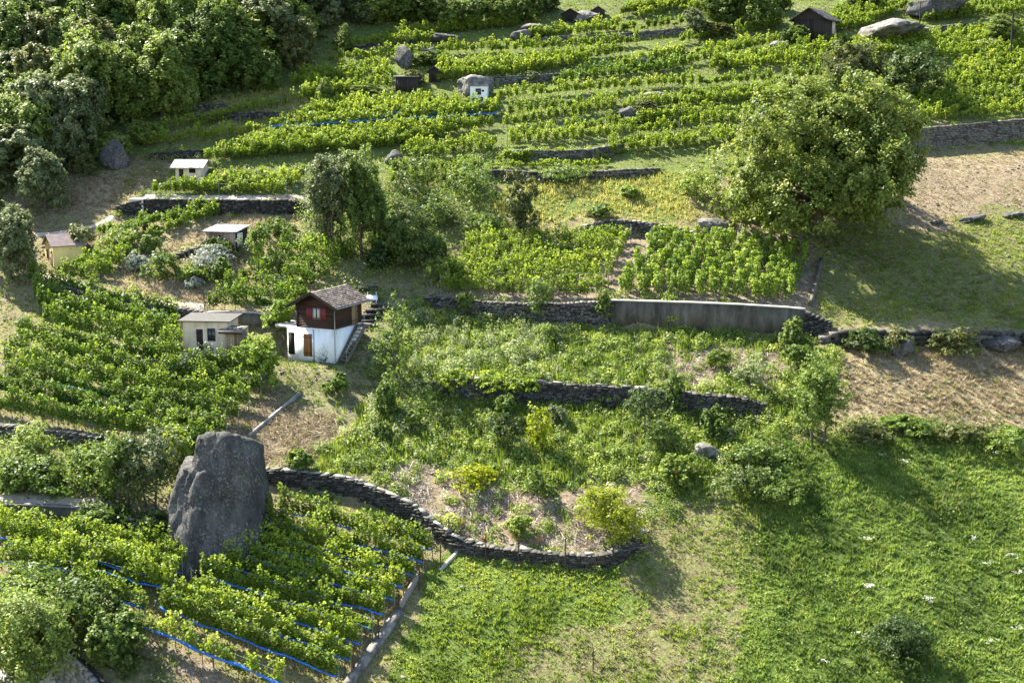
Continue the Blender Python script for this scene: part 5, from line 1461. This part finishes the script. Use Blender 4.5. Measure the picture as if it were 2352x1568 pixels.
shed('field_hut', 'overgrown dark gabled hut left of the tiny one at the top', 1292, 52, -8, 1.8, 1.6, 1.0, 'black_wood', 'slate', cat='hut', roof_kind='gable', ridge='y', rise=.5, over=.25, openings=[('dark', 'front', (.5, 1.2), (.1, .8))])
shed('stone_kiosk', 'small pale stone cabinet at the end of the sandy path', 298, 480, -10, 1.3, .8, .8, 'concrete_pale', 'concrete_pale', cat='cabinet', rise=.05, over=.05, openings=[('dark', 'front', (.5, .75), (.3, .55))])

# ------------------------------------------------------------------ small built things
def post(u, v, hpx, label, mat='iron', r=.05, name='post', cat='post', lean=0.0, group=None):
    p = at(u, v); s = scale_at(p); h = hpx / s
    root = empty(name, tuple(p)); tag(root, label, cat, group)
    V, F = tube([([[0, 0, -.3], [lean * h, 0, h]], [r, r * .9])], 6)
    obj('shaft', mesh('shaft', V, F), M[mat], root)
    box('cap', root, M[mat], (lean * h - r * .95, lean * h + r * .95), (-r * .95, r * .95), (h - .01, h + .03))
    return root
for i, (u, v, h) in enumerate([(1031, 1238, 48), (1058, 1262, 50), (1116, 1290, 68), (1191, 1298, 70), (1298, 1316, 82), (1408, 1300, 66)]):
    post(u, v, h, '%s rusty iron post from the left along the garden foot wall' % ['first', 'second', 'third', 'fourth', 'fifth', 'last'][i], r=.045, group='iron posts on the garden foot wall')
for i, (u, v, h) in enumerate([(1012, 1305, 58), (963, 1355, 62), (917, 1410, 56), (870, 1478, 62), (812, 1545, 66)]):
    post(u, v, h, '%s end post from the top along the right border of the netted vineyard' % ['first', 'second', 'third', 'fourth', 'last'][i], mat='iron', r=.045, group='end posts of the netted vineyard')
post(2320, 148, 112, 'tall dark utility post at the upper right edge', mat='black_wood', r=.1, name='utility_post')
post(2112, 58, 52, 'dark post on the rock face at the top right', mat='black_wood', r=.07)
post(1362, 1540, 52, 'dark stake standing in the lower meadow', mat='black_wood', r=.035, name='stake', cat='stake')
for i, (u, v, h) in enumerate([(1440, 935, 70), (1318, 925, 62), (1598, 950, 68), (1240, 920, 50), (1757, 950, 55)]):
    post(u, v, h, '%s tall thin stake in front of the crossing wall' % ['third', 'second', 'fourth', 'leftmost', 'rightmost'][i] if i < 3 else '%s thin stake in front of the crossing wall' % ['', '', '', 'leftmost', 'rightmost'][i], mat='post', r=.03, name='stake', cat='stake', group='stakes along the crossing wall')
post(470, 712, 32, 'thin stake at the corner of the vines above the beige shed', mat='iron', r=.03, name='stake', cat='stake')
for i, (u, v) in enumerate([(380, 458), (430, 459), (480, 460), (530, 461), (580, 461), (632, 461)]):
    post(u, v, 20, '%s thin fence post from the left beside the sandy path' % ['first', 'second', 'third', 'fourth', 'fifth', 'last'][i], mat='iron', r=.025, group='fence posts of the sandy path')
for i, (u, v) in enumerate([(1530, 560), (1540, 562), (1365, 542), (1370, 543)]):
    post(u, v, 34, '%s leaning grey stake at the slab wall' % ['right', 'rightmost', 'leftmost', 'left'][i], mat='post', r=.03, name='stake', cat='stake', lean=.12)

# kerbs and boards
def beam(name, label, a, b, w, h, mat, cat, lift=.0):
    A = at(*a); B = at(*b)
    n = 7
    q = np.linspace(0, 1, n)
    P = A[None] * (1 - q[:, None]) + B[None] * q[:, None]
    P[:, 2] = np.maximum(zat(P[:, 0], P[:, 1]) + lift, 0)
    t = unit((B - A)[:2]); nn = np.array([-t[1], t[0]])
    V = []
    for sx, sz in ((-1, -.4), (1, -.4), (1, 1), (-1, 1)):
        V.append(np.c_[P[:, :2] + nn * sx * w / 2, P[:, 2] + (h if sz > 0 else -.3)])
    V = np.concatenate(V)
    i = np.arange(n - 1)
    F = np.concatenate([np.stack([i + k * n, i + 1 + k * n, i + 1 + ((k + 1) % 4) * n, i + ((k + 1) % 4) * n], 1) for k in range(4)])
    F = np.concatenate([F, [[0, n, 2 * n, 3 * n], [4 * n - 1, 3 * n - 1, 2 * n - 1, n - 1]]])
    o = obj(name, mesh(name, V - P[0], F), M[mat], None, tuple(P[0]))
    tag(o, label, cat)
beam('kerb', 'straight concrete kerb running down the bare plot behind the boulder', (572, 1004), (688, 906), .2, .2, 'stone_mid', 'kerb')
beam('parapet', 'low concrete parapet climbing the right edge of the staked vine terrace', (1862, 704), (1886, 602), .3, .4, 'concrete', 'parapet')
beam('border_board', 'grey board edging at the upper right border of the netted vineyard', (920, 1402), (962, 1330), .12, .55, 'grey_wood', 'board')
beam('stone_edging', 'rough stone edging down the lower right border of the netted vineyard', (790, 1590), (918, 1408), .5, .35, 'rock_pale', 'edging')
beam('scaffold_plank', 'pale plank leaning below the last coping slab of the curved wall', (1010, 1310), (1052, 1262), .22, .12, 'stone_pale', 'plank')
def steps():
    for i, (u, v, w) in enumerate([(838, 742, 44), (848, 728, 50), (862, 716, 44), (872, 702, 40), (845, 664, 44)]):
        p = at(u, v); s = scale_at(p)
        root_lab = ['lowest', 'second', 'third', 'fourth', 'topmost'][i] + ' stone step slab behind the chalet stairs'
        V, F = boxes(np.array([[0, 0, .1]]), np.array([[.98, .17, 0]]), np.array([[-.17, .98, 0]]), np.array([[0, 0, 1.]]), w / s / 2, .35, .14, jit=.1)
        tag(obj('step_slab', mesh('step_slab', V, F), M['stone'], None, tuple(p)), root_lab, 'step', 'stone steps behind the chalet')
steps()
def white_table():
    p = at(855, 700)
    root = empty('garden_table', tuple(p), math.radians(8)); tag(root, 'small white folding table with raised legs above the chalet stairs', 'table')
    box('table_top', root, M['white_paint'], (-.42, .42), (-.3, .3), (.55, .6), rot=('X', .5))
    for x_ in (-.36, .32): box('leg', root, M['white_paint'], (x_, x_ + .04), (.25, .29), (.0, 1.0))
    for x_ in (-.34, .30): box('leg', root, M['white_paint'], (x_, x_ + .04), (-.25, -.21), (-.1, .5))
    p = at(880, 705)
    V, F = tube([([[0, 0, -.05], [0, 0, .12], [0, 0, .3]], [.1, .13, .14])], 10)
    tag(obj('bucket', mesh('bucket', V, F), M['white_paint'], None, tuple(p)), 'small white bucket right of the folding table', 'bucket')
white_table()
def rail():
    p = at(640, 722); s = scale_at(p)
    root = empty('pergola_rail', tuple(p), math.radians(-6)); tag(root, 'white horizontal pergola pole left of the chalet window', 'pole')
    V, F = tube([([[-1.2, 0, .55], [1.15, 0, .62]], [.035, .035])], 6); obj('pole', mesh('pole', V, F), M['white_paint'], root)
    for x_ in (-1.1, 1.0):
        V, F = tube([([[x_, 0, -.3], [x_, 0, .56]], [.03, .03])], 6); obj('upright', mesh('upright', V, F), M['post'], root)
rail()

# ------------------------------------------------------------------ grass, weeds and litter (uncountable)
HOUSES = [(at(720, 800)[:2] + [.3, 2.0], 3.2), (at(490, 812)[:2] + [0, 1.4], 2.4), (at(500, 576)[:2] + [0, 1.2], 1.8)]
def sample(zone, density, seed, noise=None, thr=-2, thin=()):
    rng = np.random.default_rng(seed)
    p = ZD[zone] if isinstance(zone, str) else wpoly(zone)
    lo, hi = p.min(0), p.max(0)
    lo = np.maximum(lo, [-75, 62]); hi = np.minimum(hi, [75, 190])
    n = int((hi - lo).prod() * density)
    q = lo + (hi - lo) * rng.random((n, 2))
    k = inpoly(q[:, 0] + .8 * snoise(q, .55, 5) + 1.6 * snoise(q, .16, 3) + rng.normal(0, .9, len(q)), q[:, 1] + .8 * snoise(q, .55, 9) + 1.6 * snoise(q, .16, 7) + rng.normal(0, .9, len(q)), p)
    if noise: k &= snoise(q, noise, seed % 8) > thr
    for c, r in HOUSES: k &= np.hypot(q[:, 0] - c[0], q[:, 1] - c[1]) > r
    for z_, keep_ in thin: k &= ~inpoly(q[:, 0] + snoise(q, .4, 5), q[:, 1] + snoise(q, .4, 9), ZD[z_]) | (rng.random(len(q)) < keep_)
    # only what lies inside (or close to) the camera's view
    k &= np.abs(q[:, 0]) < q[:, 1] * .42 + 2
    q = q[k]
    return np.c_[q, zat(q[:, 0], q[:, 1])], rng

_lat = np.random.default_rng(17).random((8, 64, 64)) * 2 - 1
def vnoise(p, freq, seed=0):
    q = np.asarray(p, float)[:, :2] * freq + seed * 13.7
    a = seed * .8; q = np.stack([q[:, 0] * math.cos(a) - q[:, 1] * math.sin(a), q[:, 0] * math.sin(a) + q[:, 1] * math.cos(a)], 1)
    i = np.floor(q).astype(int); f = q - i; f = f * f * (3 - 2 * f); g = _lat[seed % 8]
    x0, x1, y0, y1 = i[:, 0] % 64, (i[:, 0] + 1) % 64, i[:, 1] % 64, (i[:, 1] + 1) % 64
    return (g[x0, y0] * (1 - f[:, 0]) + g[x1, y0] * f[:, 0]) * (1 - f[:, 1]) + (g[x0, y1] * (1 - f[:, 0]) + g[x1, y1] * f[:, 0]) * f[:, 1]
def pn(p):
    return (vnoise(p, .22, 1) + vnoise(p, .6, 2) * .8 + vnoise(p, 1.5, 3) * .6) * .75

def tufts(P, rng, h, blades=7, spread=.14, width=.03, lean=.5, lrm=.5, lrs=.18, patch=.12):
    n = len(P)
    H = h[0] + (h[1] - h[0]) * rng.random(n) ** 1.3
    H = H * (1 + .4 * vnoise(P, .9, 4) + .3 * vnoise(P, .3, 5))
    B = np.repeat(P, blades, 0); hh = np.repeat(H, blades) * (.6 + .6 * rng.random(n * blades))
    a = rng.random(n * blades) * 6.283; r = spread * rng.random(n * blades) ** .5
    d = np.stack([np.cos(a), np.sin(a), 0 * a], 1)
    base = B + d * r[:, None]; base[:, 2] -= .03
    tip = base + d * (lean * hh * (.3 + rng.random(len(hh))))[:, None] + rng.normal(0, .03, base.shape); tip[:, 2] = base[:, 2] + hh
    sd = np.stack([-np.sin(a + .6), np.cos(a + .6), 0 * a], 1) * (width * (.7 + .8 * rng.random(len(a))))[:, None]
    V = np.stack([base - sd, base + sd, tip], 1)
    L = np.repeat(np.repeat(np.clip(lrm + rng.normal(0, lrs, n) + patch * pn(P) * 1.5, 0, 1), blades), 3)
    return V.reshape(-1, 3), np.arange(3 * len(base)).reshape(-1, 3), L

def stuff(name, label, cat, parts, mat):
    V, F, L = join(parts)
    o0 = V.mean(0); o0[2] = V[:, 2].min()
    o = obj(name, mesh(name, V - o0, F, lr=L), M[mat], None, tuple(o0))
    tag(o, label, cat, kind='stuff')
    return o

def weedcloud(P, rng, h, n=14, spread=.22, leaf=.1, up=.5, lrm=.5, patch=.15):
    m = len(P)
    H = (h[0] + (h[1] - h[0]) * rng.random(m)) * np.clip(1 + .5 * snoise(P[:, :2], .6, 2), .3, 1.7)
    Bp = np.repeat(P, n, 0); hh = np.repeat(H, n)
    t = rng.random(m * n)
    C = Bp + rng.normal(0, spread, (m * n, 3)) * np.array([1, 1, 0]) * (.5 + hh[:, None])
    C[:, 2] = Bp[:, 2] + hh * t
    L = np.clip(np.repeat(lrm + rng.normal(0, .12, m) + patch * 1.6 * pn(P), n) + rng.normal(0, .1, m * n), 0, 1)
    return leaves(C, rng.normal(size=C.shape) * .6 + [0, 0, up], leaf * 1.1 * (.6 + .8 * rng.random(m * n)), .7, L, rng, tri=True)

def twigs(P, rng, ln, n=10, r=.012):
    m = len(P) * n
    B = np.repeat(P, n, 0) + rng.normal(0, .3, (m, 3)) * [1, 1, 0]
    B[:, 2] = zat(B[:, 0], B[:, 1]) + .03 + .12 * rng.random(m)
    a = rng.random(m) * 6.283; l = ln * (.5 + rng.random(m))
    d = np.stack([np.cos(a), np.sin(a), .5 * rng.normal(size=m) * .4], 1)
    d[:, 2] += .25 * d[:, 1]
    sd = unit(np.cross(d, rng.normal(size=(m, 3)))) * r
    V = np.stack([B - d * l[:, None] / 2 - sd, B - d * l[:, None] / 2 + sd, B + d * l[:, None] / 2 + sd, B + d * l[:, None] / 2 - sd], 1)
    return V.reshape(-1, 3), np.arange(4 * m).reshape(-1, 4), np.repeat(rng.random(m), 4)
# lower right meadow
P, r = sample('meadow', 28, 1, thin=(('meadow_strip', .25),))
stuff('meadow_grass', 'lush green grass of the lower right meadow', 'grass', [tufts(P, r, (.10, .34), 9, .17, .035, .75, .5, .2, .35)], 'meadow_blade')
P, r = sample('meadow', 3.2, 2, .8, .0)
stuff('meadow_weeds', 'leafy weeds and clover clumps in the lower right meadow', 'weeds', [weedcloud(P, r, (.1, .42), 24, .26, .11)], 'mid_leaf')
P, r = sample('meadow', 2.2, 41, .7, .25)
stuff('yellow_tufts', 'yellowish flowering tufts scattered in the lower right meadow', 'grass', [tufts(P, r, (.15, .38), 14, .2, .03, .6, .4)], 'grass_yellow')
P, r = sample('meadow_centre', 25, 3, thin=(('meadow_strip', .25),))
stuff('meadow_grass', 'green grass below the garden foot wall', 'grass', [tufts(P, r, (.08, .28), 9, .17, .035, .7, .5, .2, .35)], 'grass')
P, r = sample('meadow_centre', 2.5, 4, .5, 0)
stuff('meadow_weeds', 'leafy weeds below the garden foot wall', 'weeds', [weedcloud(P, r, (.08, .28), 20, .24, .09)], 'weed')
P, r = sample('meadow_strip', 10, 5, .9, -.15)
stuff('meadow_grass', 'tufted half-dry grass between the two lower meadows', 'grass', [tufts(P, r, (.10, .28), 12, .16, .03, .7, .42)], 'grass')
P, r = sample('meadow_strip', 13, 6)
stuff('dry_grass', 'straw-coloured grass between the two lower meadows', 'dry grass', [tufts(P, r, (.05, .16), 8, .18, .025, .9)], 'straw')
P, r = sample('straw_right', 11, 7)
stuff('dry_grass', 'straw-coloured tussocks of the right-hand dry field', 'dry grass', [tufts(P, r, (.12, .30), 14, .15, .028, .8)], 'straw')
P, r = sample('straw_right', 3.0, 8, .6, .0)
stuff('meadow_grass', 'sparse green tufts in the right-hand dry field', 'grass', [tufts(P, r, (.08, .2), 9, .14, .03, .7)], 'grass')
P, r = sample('slope_right', 20, 9)
stuff('meadow_grass', 'short green tussocks on the slope shaded by the walnut', 'grass', [tufts(P, r, (.08, .24), 7, .17, .04, .8, .45, .2, .3)], 'grass')
P, r = sample('slope_right', 9, 10)
stuff('dry_grass', 'dry grass on the slope shaded by the walnut', 'dry grass', [tufts(P, r, (.06, .18), 8, .17, .03, .8)], 'straw')
P, r = sample('bare_right', 2.0, 48, .6, .0)
stuff('meadow_grass', 'scattered green tufts on the bare slope below the dark wall', 'grass', [tufts(P, r, (.06, .18), 8, .16, .035, .7, .35)], 'grass')
P, r = sample('bare_right', 8, 11)
stuff('dry_grass', 'thin dry grass on the bare slope below the dark wall', 'dry grass', [tufts(P, r, (.06, .2), 7, .18, .03, .9, .4)], 'straw')
# overgrown garden
P, r = sample('weeds', 9, 12, thin=(('rubble', .16), ('bare_garden', .18)))
stuff('garden_grass', 'tall green grass of the overgrown garden', 'grass', [tufts(P, r, (.2, .75), 9, .16, .03, .4, .65)], 'grass')
def clump_field(P, rng, rad, hgt, n, leaf, lrm=.5, lrs=.2):
    """separate rounded weed clumps: leaves over small domes"""
    m = len(P)
    R = rad[0] + (rad[1] - rad[0]) * rng.random(m) ** 1.6; H = (hgt[0] + (hgt[1] - hgt[0]) * rng.random(m) ** 1.4) * (.6 + .5 * R / rad[1])
    k = np.maximum(12, (n * (R / rad[1]) ** 1.4)).astype(int)
    idx = np.repeat(np.arange(m), k)
    d = unit(rng.normal(size=(len(idx), 3))); d[:, 2] = np.abs(d[:, 2])
    q = (.55 + .5 * rng.random(len(idx)) ** .6)
    C = P[idx] + d * q[:, None] * np.stack([R[idx], R[idx], H[idx]], 1) + rng.normal(0, .05, (len(idx), 3))
    L = np.clip(lrm + rng.normal(0, lrs, m)[idx] + rng.normal(0, .1, len(idx)), 0, 1)
    return leaves(C, d + rng.normal(size=d.shape) * .5 + [0, 0, .4], leaf * (.6 + .8 * rng.random(len(idx))), .7, L, rng, tri=True)
P, r = sample('weeds', 1.9, 13, thin=(('rubble', .16), ('bare_garden', .18)))
stuff('garden_weeds', 'dense leafy weed clumps of the overgrown garden', 'weeds', [clump_field(P, r, (.25, .8), (.3, 1.0), 190, .15, .5, .24)], 'weed')
P, r = sample('weeds', .5, 43, thin=(('rubble', .16), ('bare_garden', .18)))
stuff('garden_brambles', 'darker nettle and bramble clumps in the overgrown garden', 'weeds', [clump_field(P, r, (.2, .6), (.3, .9), 170, .15)], 'mid_leaf')
P, r = sample([(830, 900), (960, 700), (1260, 745), (1300, 880), (1000, 880), (900, 1000), (770, 1010)], 1.4, 14)
stuff('pale_weeds', 'tall pale flowering weeds in the upper left of the garden', 'weeds', [clump_field(P, r, (.25, .6), (.6, 1.3), 170, .12)], 'weed_pale')
P, r = sample('weeds', .35, 44)
stuff('pale_weeds', 'grey-green mullein and thistle clumps scattered over the garden', 'weeds', [clump_field(P, r, (.15, .45), (.3, .8), 110, .12)], 'weed_pale')
P, r = sample('rubble', 2.2, 15, .5, -.2)
stuff('pale_weeds', 'pale leafy weeds on the rubble of the lower garden', 'weeds', [weedcloud(P, r, (.15, .5), 20, .22, .1)], 'weed_pale')
P, r = sample('bare_garden', 3, 47)
stuff('cut_twigs', 'dry stalks on the bare right part of the upper garden', 'twigs', [twigs(P, r, .5, 10)], 'twig')
P, r = sample('rubble', 4.5, 16, .6, -.1)
stuff('cut_twigs', 'heaps of dry cut twigs on the lower garden', 'twigs', [twigs(P, r, .6, 14)], 'twig')
P, r = sample([(885, 1100), (930, 1062), (960, 1085), (950, 1130), (900, 1125)], 14, 17)
stuff('brush_pile', 'pale brush pile above the curved wall', 'brush pile', [twigs(P, r, .8, 16, .014)], 'twig')
P, r = sample([(1340, 1160), (1480, 1150), (1480, 1220), (1400, 1270), (1330, 1240)], 9, 18)
stuff('brush_pile', 'brown brush under the bright yellow-green bush', 'brush pile', [twigs(P, r, .8, 12, .014)], 'twig')
P, r = sample('plot', 9, 19)
stuff('dry_litter', 'dry straw litter on the bare plot behind the boulder', 'straw', [twigs(P, r, .45, 12, .014), tufts(P[::6], r, (.08, .2), 10, .15, .025, .9)[:1] and twigs(P[::3], r, .3, 8, .01)], 'straw')
P, r = sample('plot', .8, 20, .5, .1)
stuff('plot_weeds', 'low green tufts on the bare plot behind the boulder', 'weeds', [weedcloud(P, r, (.08, .25), 18, .2, .08)], 'weed')
P, r = sample('chalet_yard', 11, 21)
stuff('yard_grass', 'shaded grass in the yard below the chalet', 'grass', [tufts(P, r, (.08, .3), 8, .15, .03, .6, .35)], 'grass')
# knoll and upper grass
P, r = sample('knoll', 16, 22)
stuff('dry_grass', 'blond dry grass on the knoll by the plank shed', 'dry grass', [tufts(P, r, (.15, .4), 8, .16, .028, .55, .62)], 'straw')
P, r = sample('knoll', 1.6, 23, .5, .1)
stuff('knoll_weeds', 'yellow-green weeds on the dry knoll', 'weeds', [weedcloud(P, r, (.12, .4), 18, .24, .11)], 'weed')
P, r = sample('yellow_grass', 16, 24)
stuff('tall_grass', 'sunlit yellow-green grass left of the walnut', 'grass', [tufts(P, r, (.15, .45), 8, .18, .035, .5, .6)], 'grass_yellow')
P, r = sample('yellow_grass', 2.0, 25, .4, -.1)
stuff('grass_weeds', 'leafy weeds in the yellow grass left of the walnut', 'weeds', [weedcloud(P, r, (.15, .5), 18, .28, .13)], 'weed')
P, r = sample('thicket', 3.6, 26)
stuff('thicket_undergrowth', 'dense green undergrowth of the central thicket', 'undergrowth', [weedcloud(P, r, (.3, 1.1), 26, .3, .15)], 'mid_leaf')
P, r = sample([(1000, 600), (1080, 545), (1330, 530), (1420, 560), (1250, 620), (1150, 670), (1000, 680)], 3.5, 27)
stuff('vine_undergrowth', 'bright green tangle among the rows left of the staked vines', 'undergrowth', [weedcloud(P, r, (.3, .9), 22, .3, .13)], 'weed')
P, r = sample('meadow_up', 10, 28)
stuff('dry_grass', 'yellow grass of the small meadow below the forest', 'dry grass', [tufts(P, r, (.15, .4), 8, .2, .04, .5, .6)], 'grass_yellow')
P, r = sample('bank_left', 8, 29)
stuff('dry_grass', 'brown dry grass on the left bank', 'dry grass', [tufts(P, r, (.12, .35), 8, .18, .035, .6, .45)], 'straw')
P, r = sample('bank_left', 1.6, 30, .4, 0)
stuff('bank_scrub', 'low olive scrub on the left bank', 'scrub', [weedcloud(P, r, (.2, .8), 30, .35, .14)], 'olive_leaf')
P, r = sample('forest', .6, 31)
stuff('forest_undergrowth', 'dark undergrowth on the forest floor', 'undergrowth', [weedcloud(P, r, (.4, 1.4), 16, .4, .3)], 'dark_leaf')
P, r = sample('vineyard_up', 3.4, 32, .35, -.6)
stuff('ground_cover', 'short green ground cover between the upper vine rows', 'ground cover', [tufts(P, r, (.08, .25), 7, .25, .05, .7)], 'grass')
P, r = sample('net_vines', 9, 33)
stuff('ground_cover', 'yellowish grass under the blue-netted rows', 'grass', [tufts(P, r, (.08, .25), 8, .17, .03, .6, .55)], 'grass_yellow')
P, r = sample([(-60, 660), (70, 640), (420, 730), (640, 800), (620, 900), (480, 1060), (-60, 1000)], 6, 34)
stuff('ground_cover', 'grass between the rows of the left vineyard', 'grass', [tufts(P, r, (.08, .3), 8, .17, .035, .6, .45)], 'grass')
P, r = sample('front_soil', 3, 35)
stuff('dry_litter', 'dry grass and straw on the bare soil below the lowest netted rows', 'straw', [tufts(P, r, (.08, .25), 9, .15, .025, .8)], 'straw')
P, r = sample([(1480, 1230), (1620, 1060), (1900, 950), (2400, 960), (2400, 1030), (1920, 1030), (1640, 1160), (1500, 1260)], 5, 36)
stuff('bank_scrub', 'tangled scrub and bramble along the bank above the lower meadow', 'scrub', [weedcloud(P, r, (.2, .8), 26, .28, .11)], 'mid_leaf')
P, r = sample([(1480, 1230), (1600, 1080), (1900, 950), (2400, 940), (2400, 990), (1920, 1000), (1640, 1120), (1500, 1260)], 5, 37, .5, .0)
stuff('bank_dry_grass', 'brown dry grass on the bank above the lower meadow', 'dry grass', [tufts(P, r, (.15, .45), 10, .16, .028, .6, .35)], 'straw')
P, r = sample([(-80, 1360), (160, 1380), (330, 1470), (420, 1600), (200, 1500), (-80, 1470)], 7, 38)
stuff('hedge_undergrowth', 'undergrowth filling the lower left hedge', 'undergrowth', [weedcloud(P, r, (.3, 1.2), 30, .28, .14)], 'mid_leaf')
P, r = sample([(-60, 1010), (200, 1000), (430, 1060), (390, 1160), (200, 1145), (-60, 1140)], 5, 39)
stuff('thicket_undergrowth', 'undergrowth of the thicket above the sandy track', 'undergrowth', [weedcloud(P, r, (.3, 1.0), 30, .28, .13)], 'mid_leaf')
WP = []
for lb, P, kd, kg in WALLS:
    P = resample(P, .5)
    T = unit(np.gradient(P, axis=0)); Nn = np.stack([-T[:, 1], T[:, 0]], 1)
    for sd, pr in ((-.6, .55), (.35, .3)):
        q = P + Nn * sd + RNG.normal(0, .1, P.shape)
        q = q[(RNG.random(len(q)) < pr) & (snoise(q, .35, 3) > -.3)]
        WP.append(np.c_[q, zat(q[:, 0], q[:, 1])])
WP = np.concatenate(WP)
stuff('wall_creepers', 'creepers and weeds growing at the feet and tops of the stone walls', 'creepers', [clump_field(WP, RNG, (.2, .55), (.2, .75), 110, .14, .5, .22)], 'weed')
P, r = sample([(-100, 470), (300, 300), (700, 80), (1000, -20), (2450, -40), (2450, 330), (1900, 420), (1660, 420), (1000, 440), (700, 600), (300, 700), (-100, 680)], 2.2, 45)
stuff('dry_grass', 'thin dry grass on the bare strips between the upper terraces', 'dry grass', [tufts(P, r, (.08, .25), 5, .22, .05, .7, .5)], 'straw')
P, r = sample([(-100, 1600), (-100, 470), (700, 440), (2450, 320), (2450, 1000), (1500, 1250), (700, 1600)], .8, 46)
k_ = len(P); sz = .03 + .09 * RNG.random(k_) ** 3
e3 = unit(RNG.normal(size=(k_, 3)) * .3 + [1, 0, 0]); n3_ = unit(np.cross([0, 0, 1.0], e3)); 
V, F = boxes(P, e3, n3_, np.cross(e3, n3_), sz * 1.3, sz, sz * .6, jit=.35)
stuff('loose_stones', 'small loose stones scattered over the dry slopes', 'stones', [(V, F, np.repeat(RNG.random(k_), 8))], 'stone_mid')
# white umbels in the meadow, single plants
def umbel(u, v, k, label):
    p = at(u, v); rng = np.random.default_rng(int(u + v))
    root = empty('white_umbel', tuple(p)); tag(root, label, 'flower', 'white umbels in the lower right meadow')
    paths, C = [], []
    for i in range(k):
        b = np.r_[rng.normal(0, .13, 2), 0]; t = b * 1.4 + np.r_[rng.normal(0, .05, 2), .42 + .15 * rng.random()]
        paths.append(([b, t], [.008, .006]))
        C.append(t + rng.normal(0, .05, (6, 3)) * [1, 1, .4])
    V, F = tube(paths, 3); obj('stems', mesh('stems', V, F), M['grass'], root)["kind"] = "stuff"
    C = np.concatenate(C)
    V, F, L = leaves(C, rng.normal(size=C.shape) * .25 + [0, 0, 1], .05, 1.0, None, rng)
    obj('flower_heads', mesh('flower_heads', V, F, lr=L), M['flower'], root)["kind"] = "stuff"
for u, v, k, lb in [(1998, 1362, 20, 'largest white umbel cluster left of the centre of the lower right meadow'), (2133, 1392, 12, 'white umbel cluster right of the largest one'), (1995, 1252, 9, 'white umbel cluster straight above the largest one'), (2080, 1075, 10, 'white umbel cluster near the top of the meadow'), (2022, 1058, 8, 'white umbel cluster at the top left of the meadow'), (2290, 1055, 6, 'white umbels below the bush at the right edge'),
                    (2270, 1310, 7, 'white umbels near the right edge, left one of three'), (2320, 1290, 9, 'white umbels near the right edge, upper one of three'), (2340, 1330, 9, 'white umbels near the right edge, lower one of three'), (2335, 1460, 8, 'white umbels at the right edge right of the dark shrub'), (2275, 1490, 8, 'white umbels between dark shrub and right edge'), (1970, 1470, 6, 'small white umbels just left of the dark shrub'), (2240, 1250, 5, 'small white umbels in the middle of the meadow'), (1890, 1535, 5, 'small white umbels low in the meadow')]:
    umbel(u, v, k, lb)
for i, (u, v) in enumerate([(1112, 1240), (1178, 1232), (1215, 1258), (1238, 1245), (1058, 1205), (1555, 1090)]):
    p = at(u, v); rng = np.random.default_rng(700 + i)
    V, F, L = tufts(np.repeat([[0, 0, 0.]], 5, 0) + rng.normal(0, .06, (5, 3)) * [1, 1, 0], rng, (.35, .5), 10, .08, .02, .4)
    tag(obj('rust_tuft', mesh('rust_tuft', V, F, lr=L), M['rust_grass'], None, tuple(p)), '%s rust-coloured dry tuft of the lower garden' % ['second from left', 'third from left', 'fourth from left', 'fifth from left', 'leftmost', 'rightmost'][i], 'dry tuft', 'rust-coloured tufts in the lower garden')

_tri = sum(len(m.polygons) * (2 if len(m.polygons) and len(m.polygons[0].vertices) == 4 else 1) for m in bpy.data.meshes)
print('TRIS', _tri, 'OBJECTS', len(bpy.data.objects), 'DUPLABELS', [(k, len(v)) for k, v in LABELS.items() if len(v) > 1][:10])
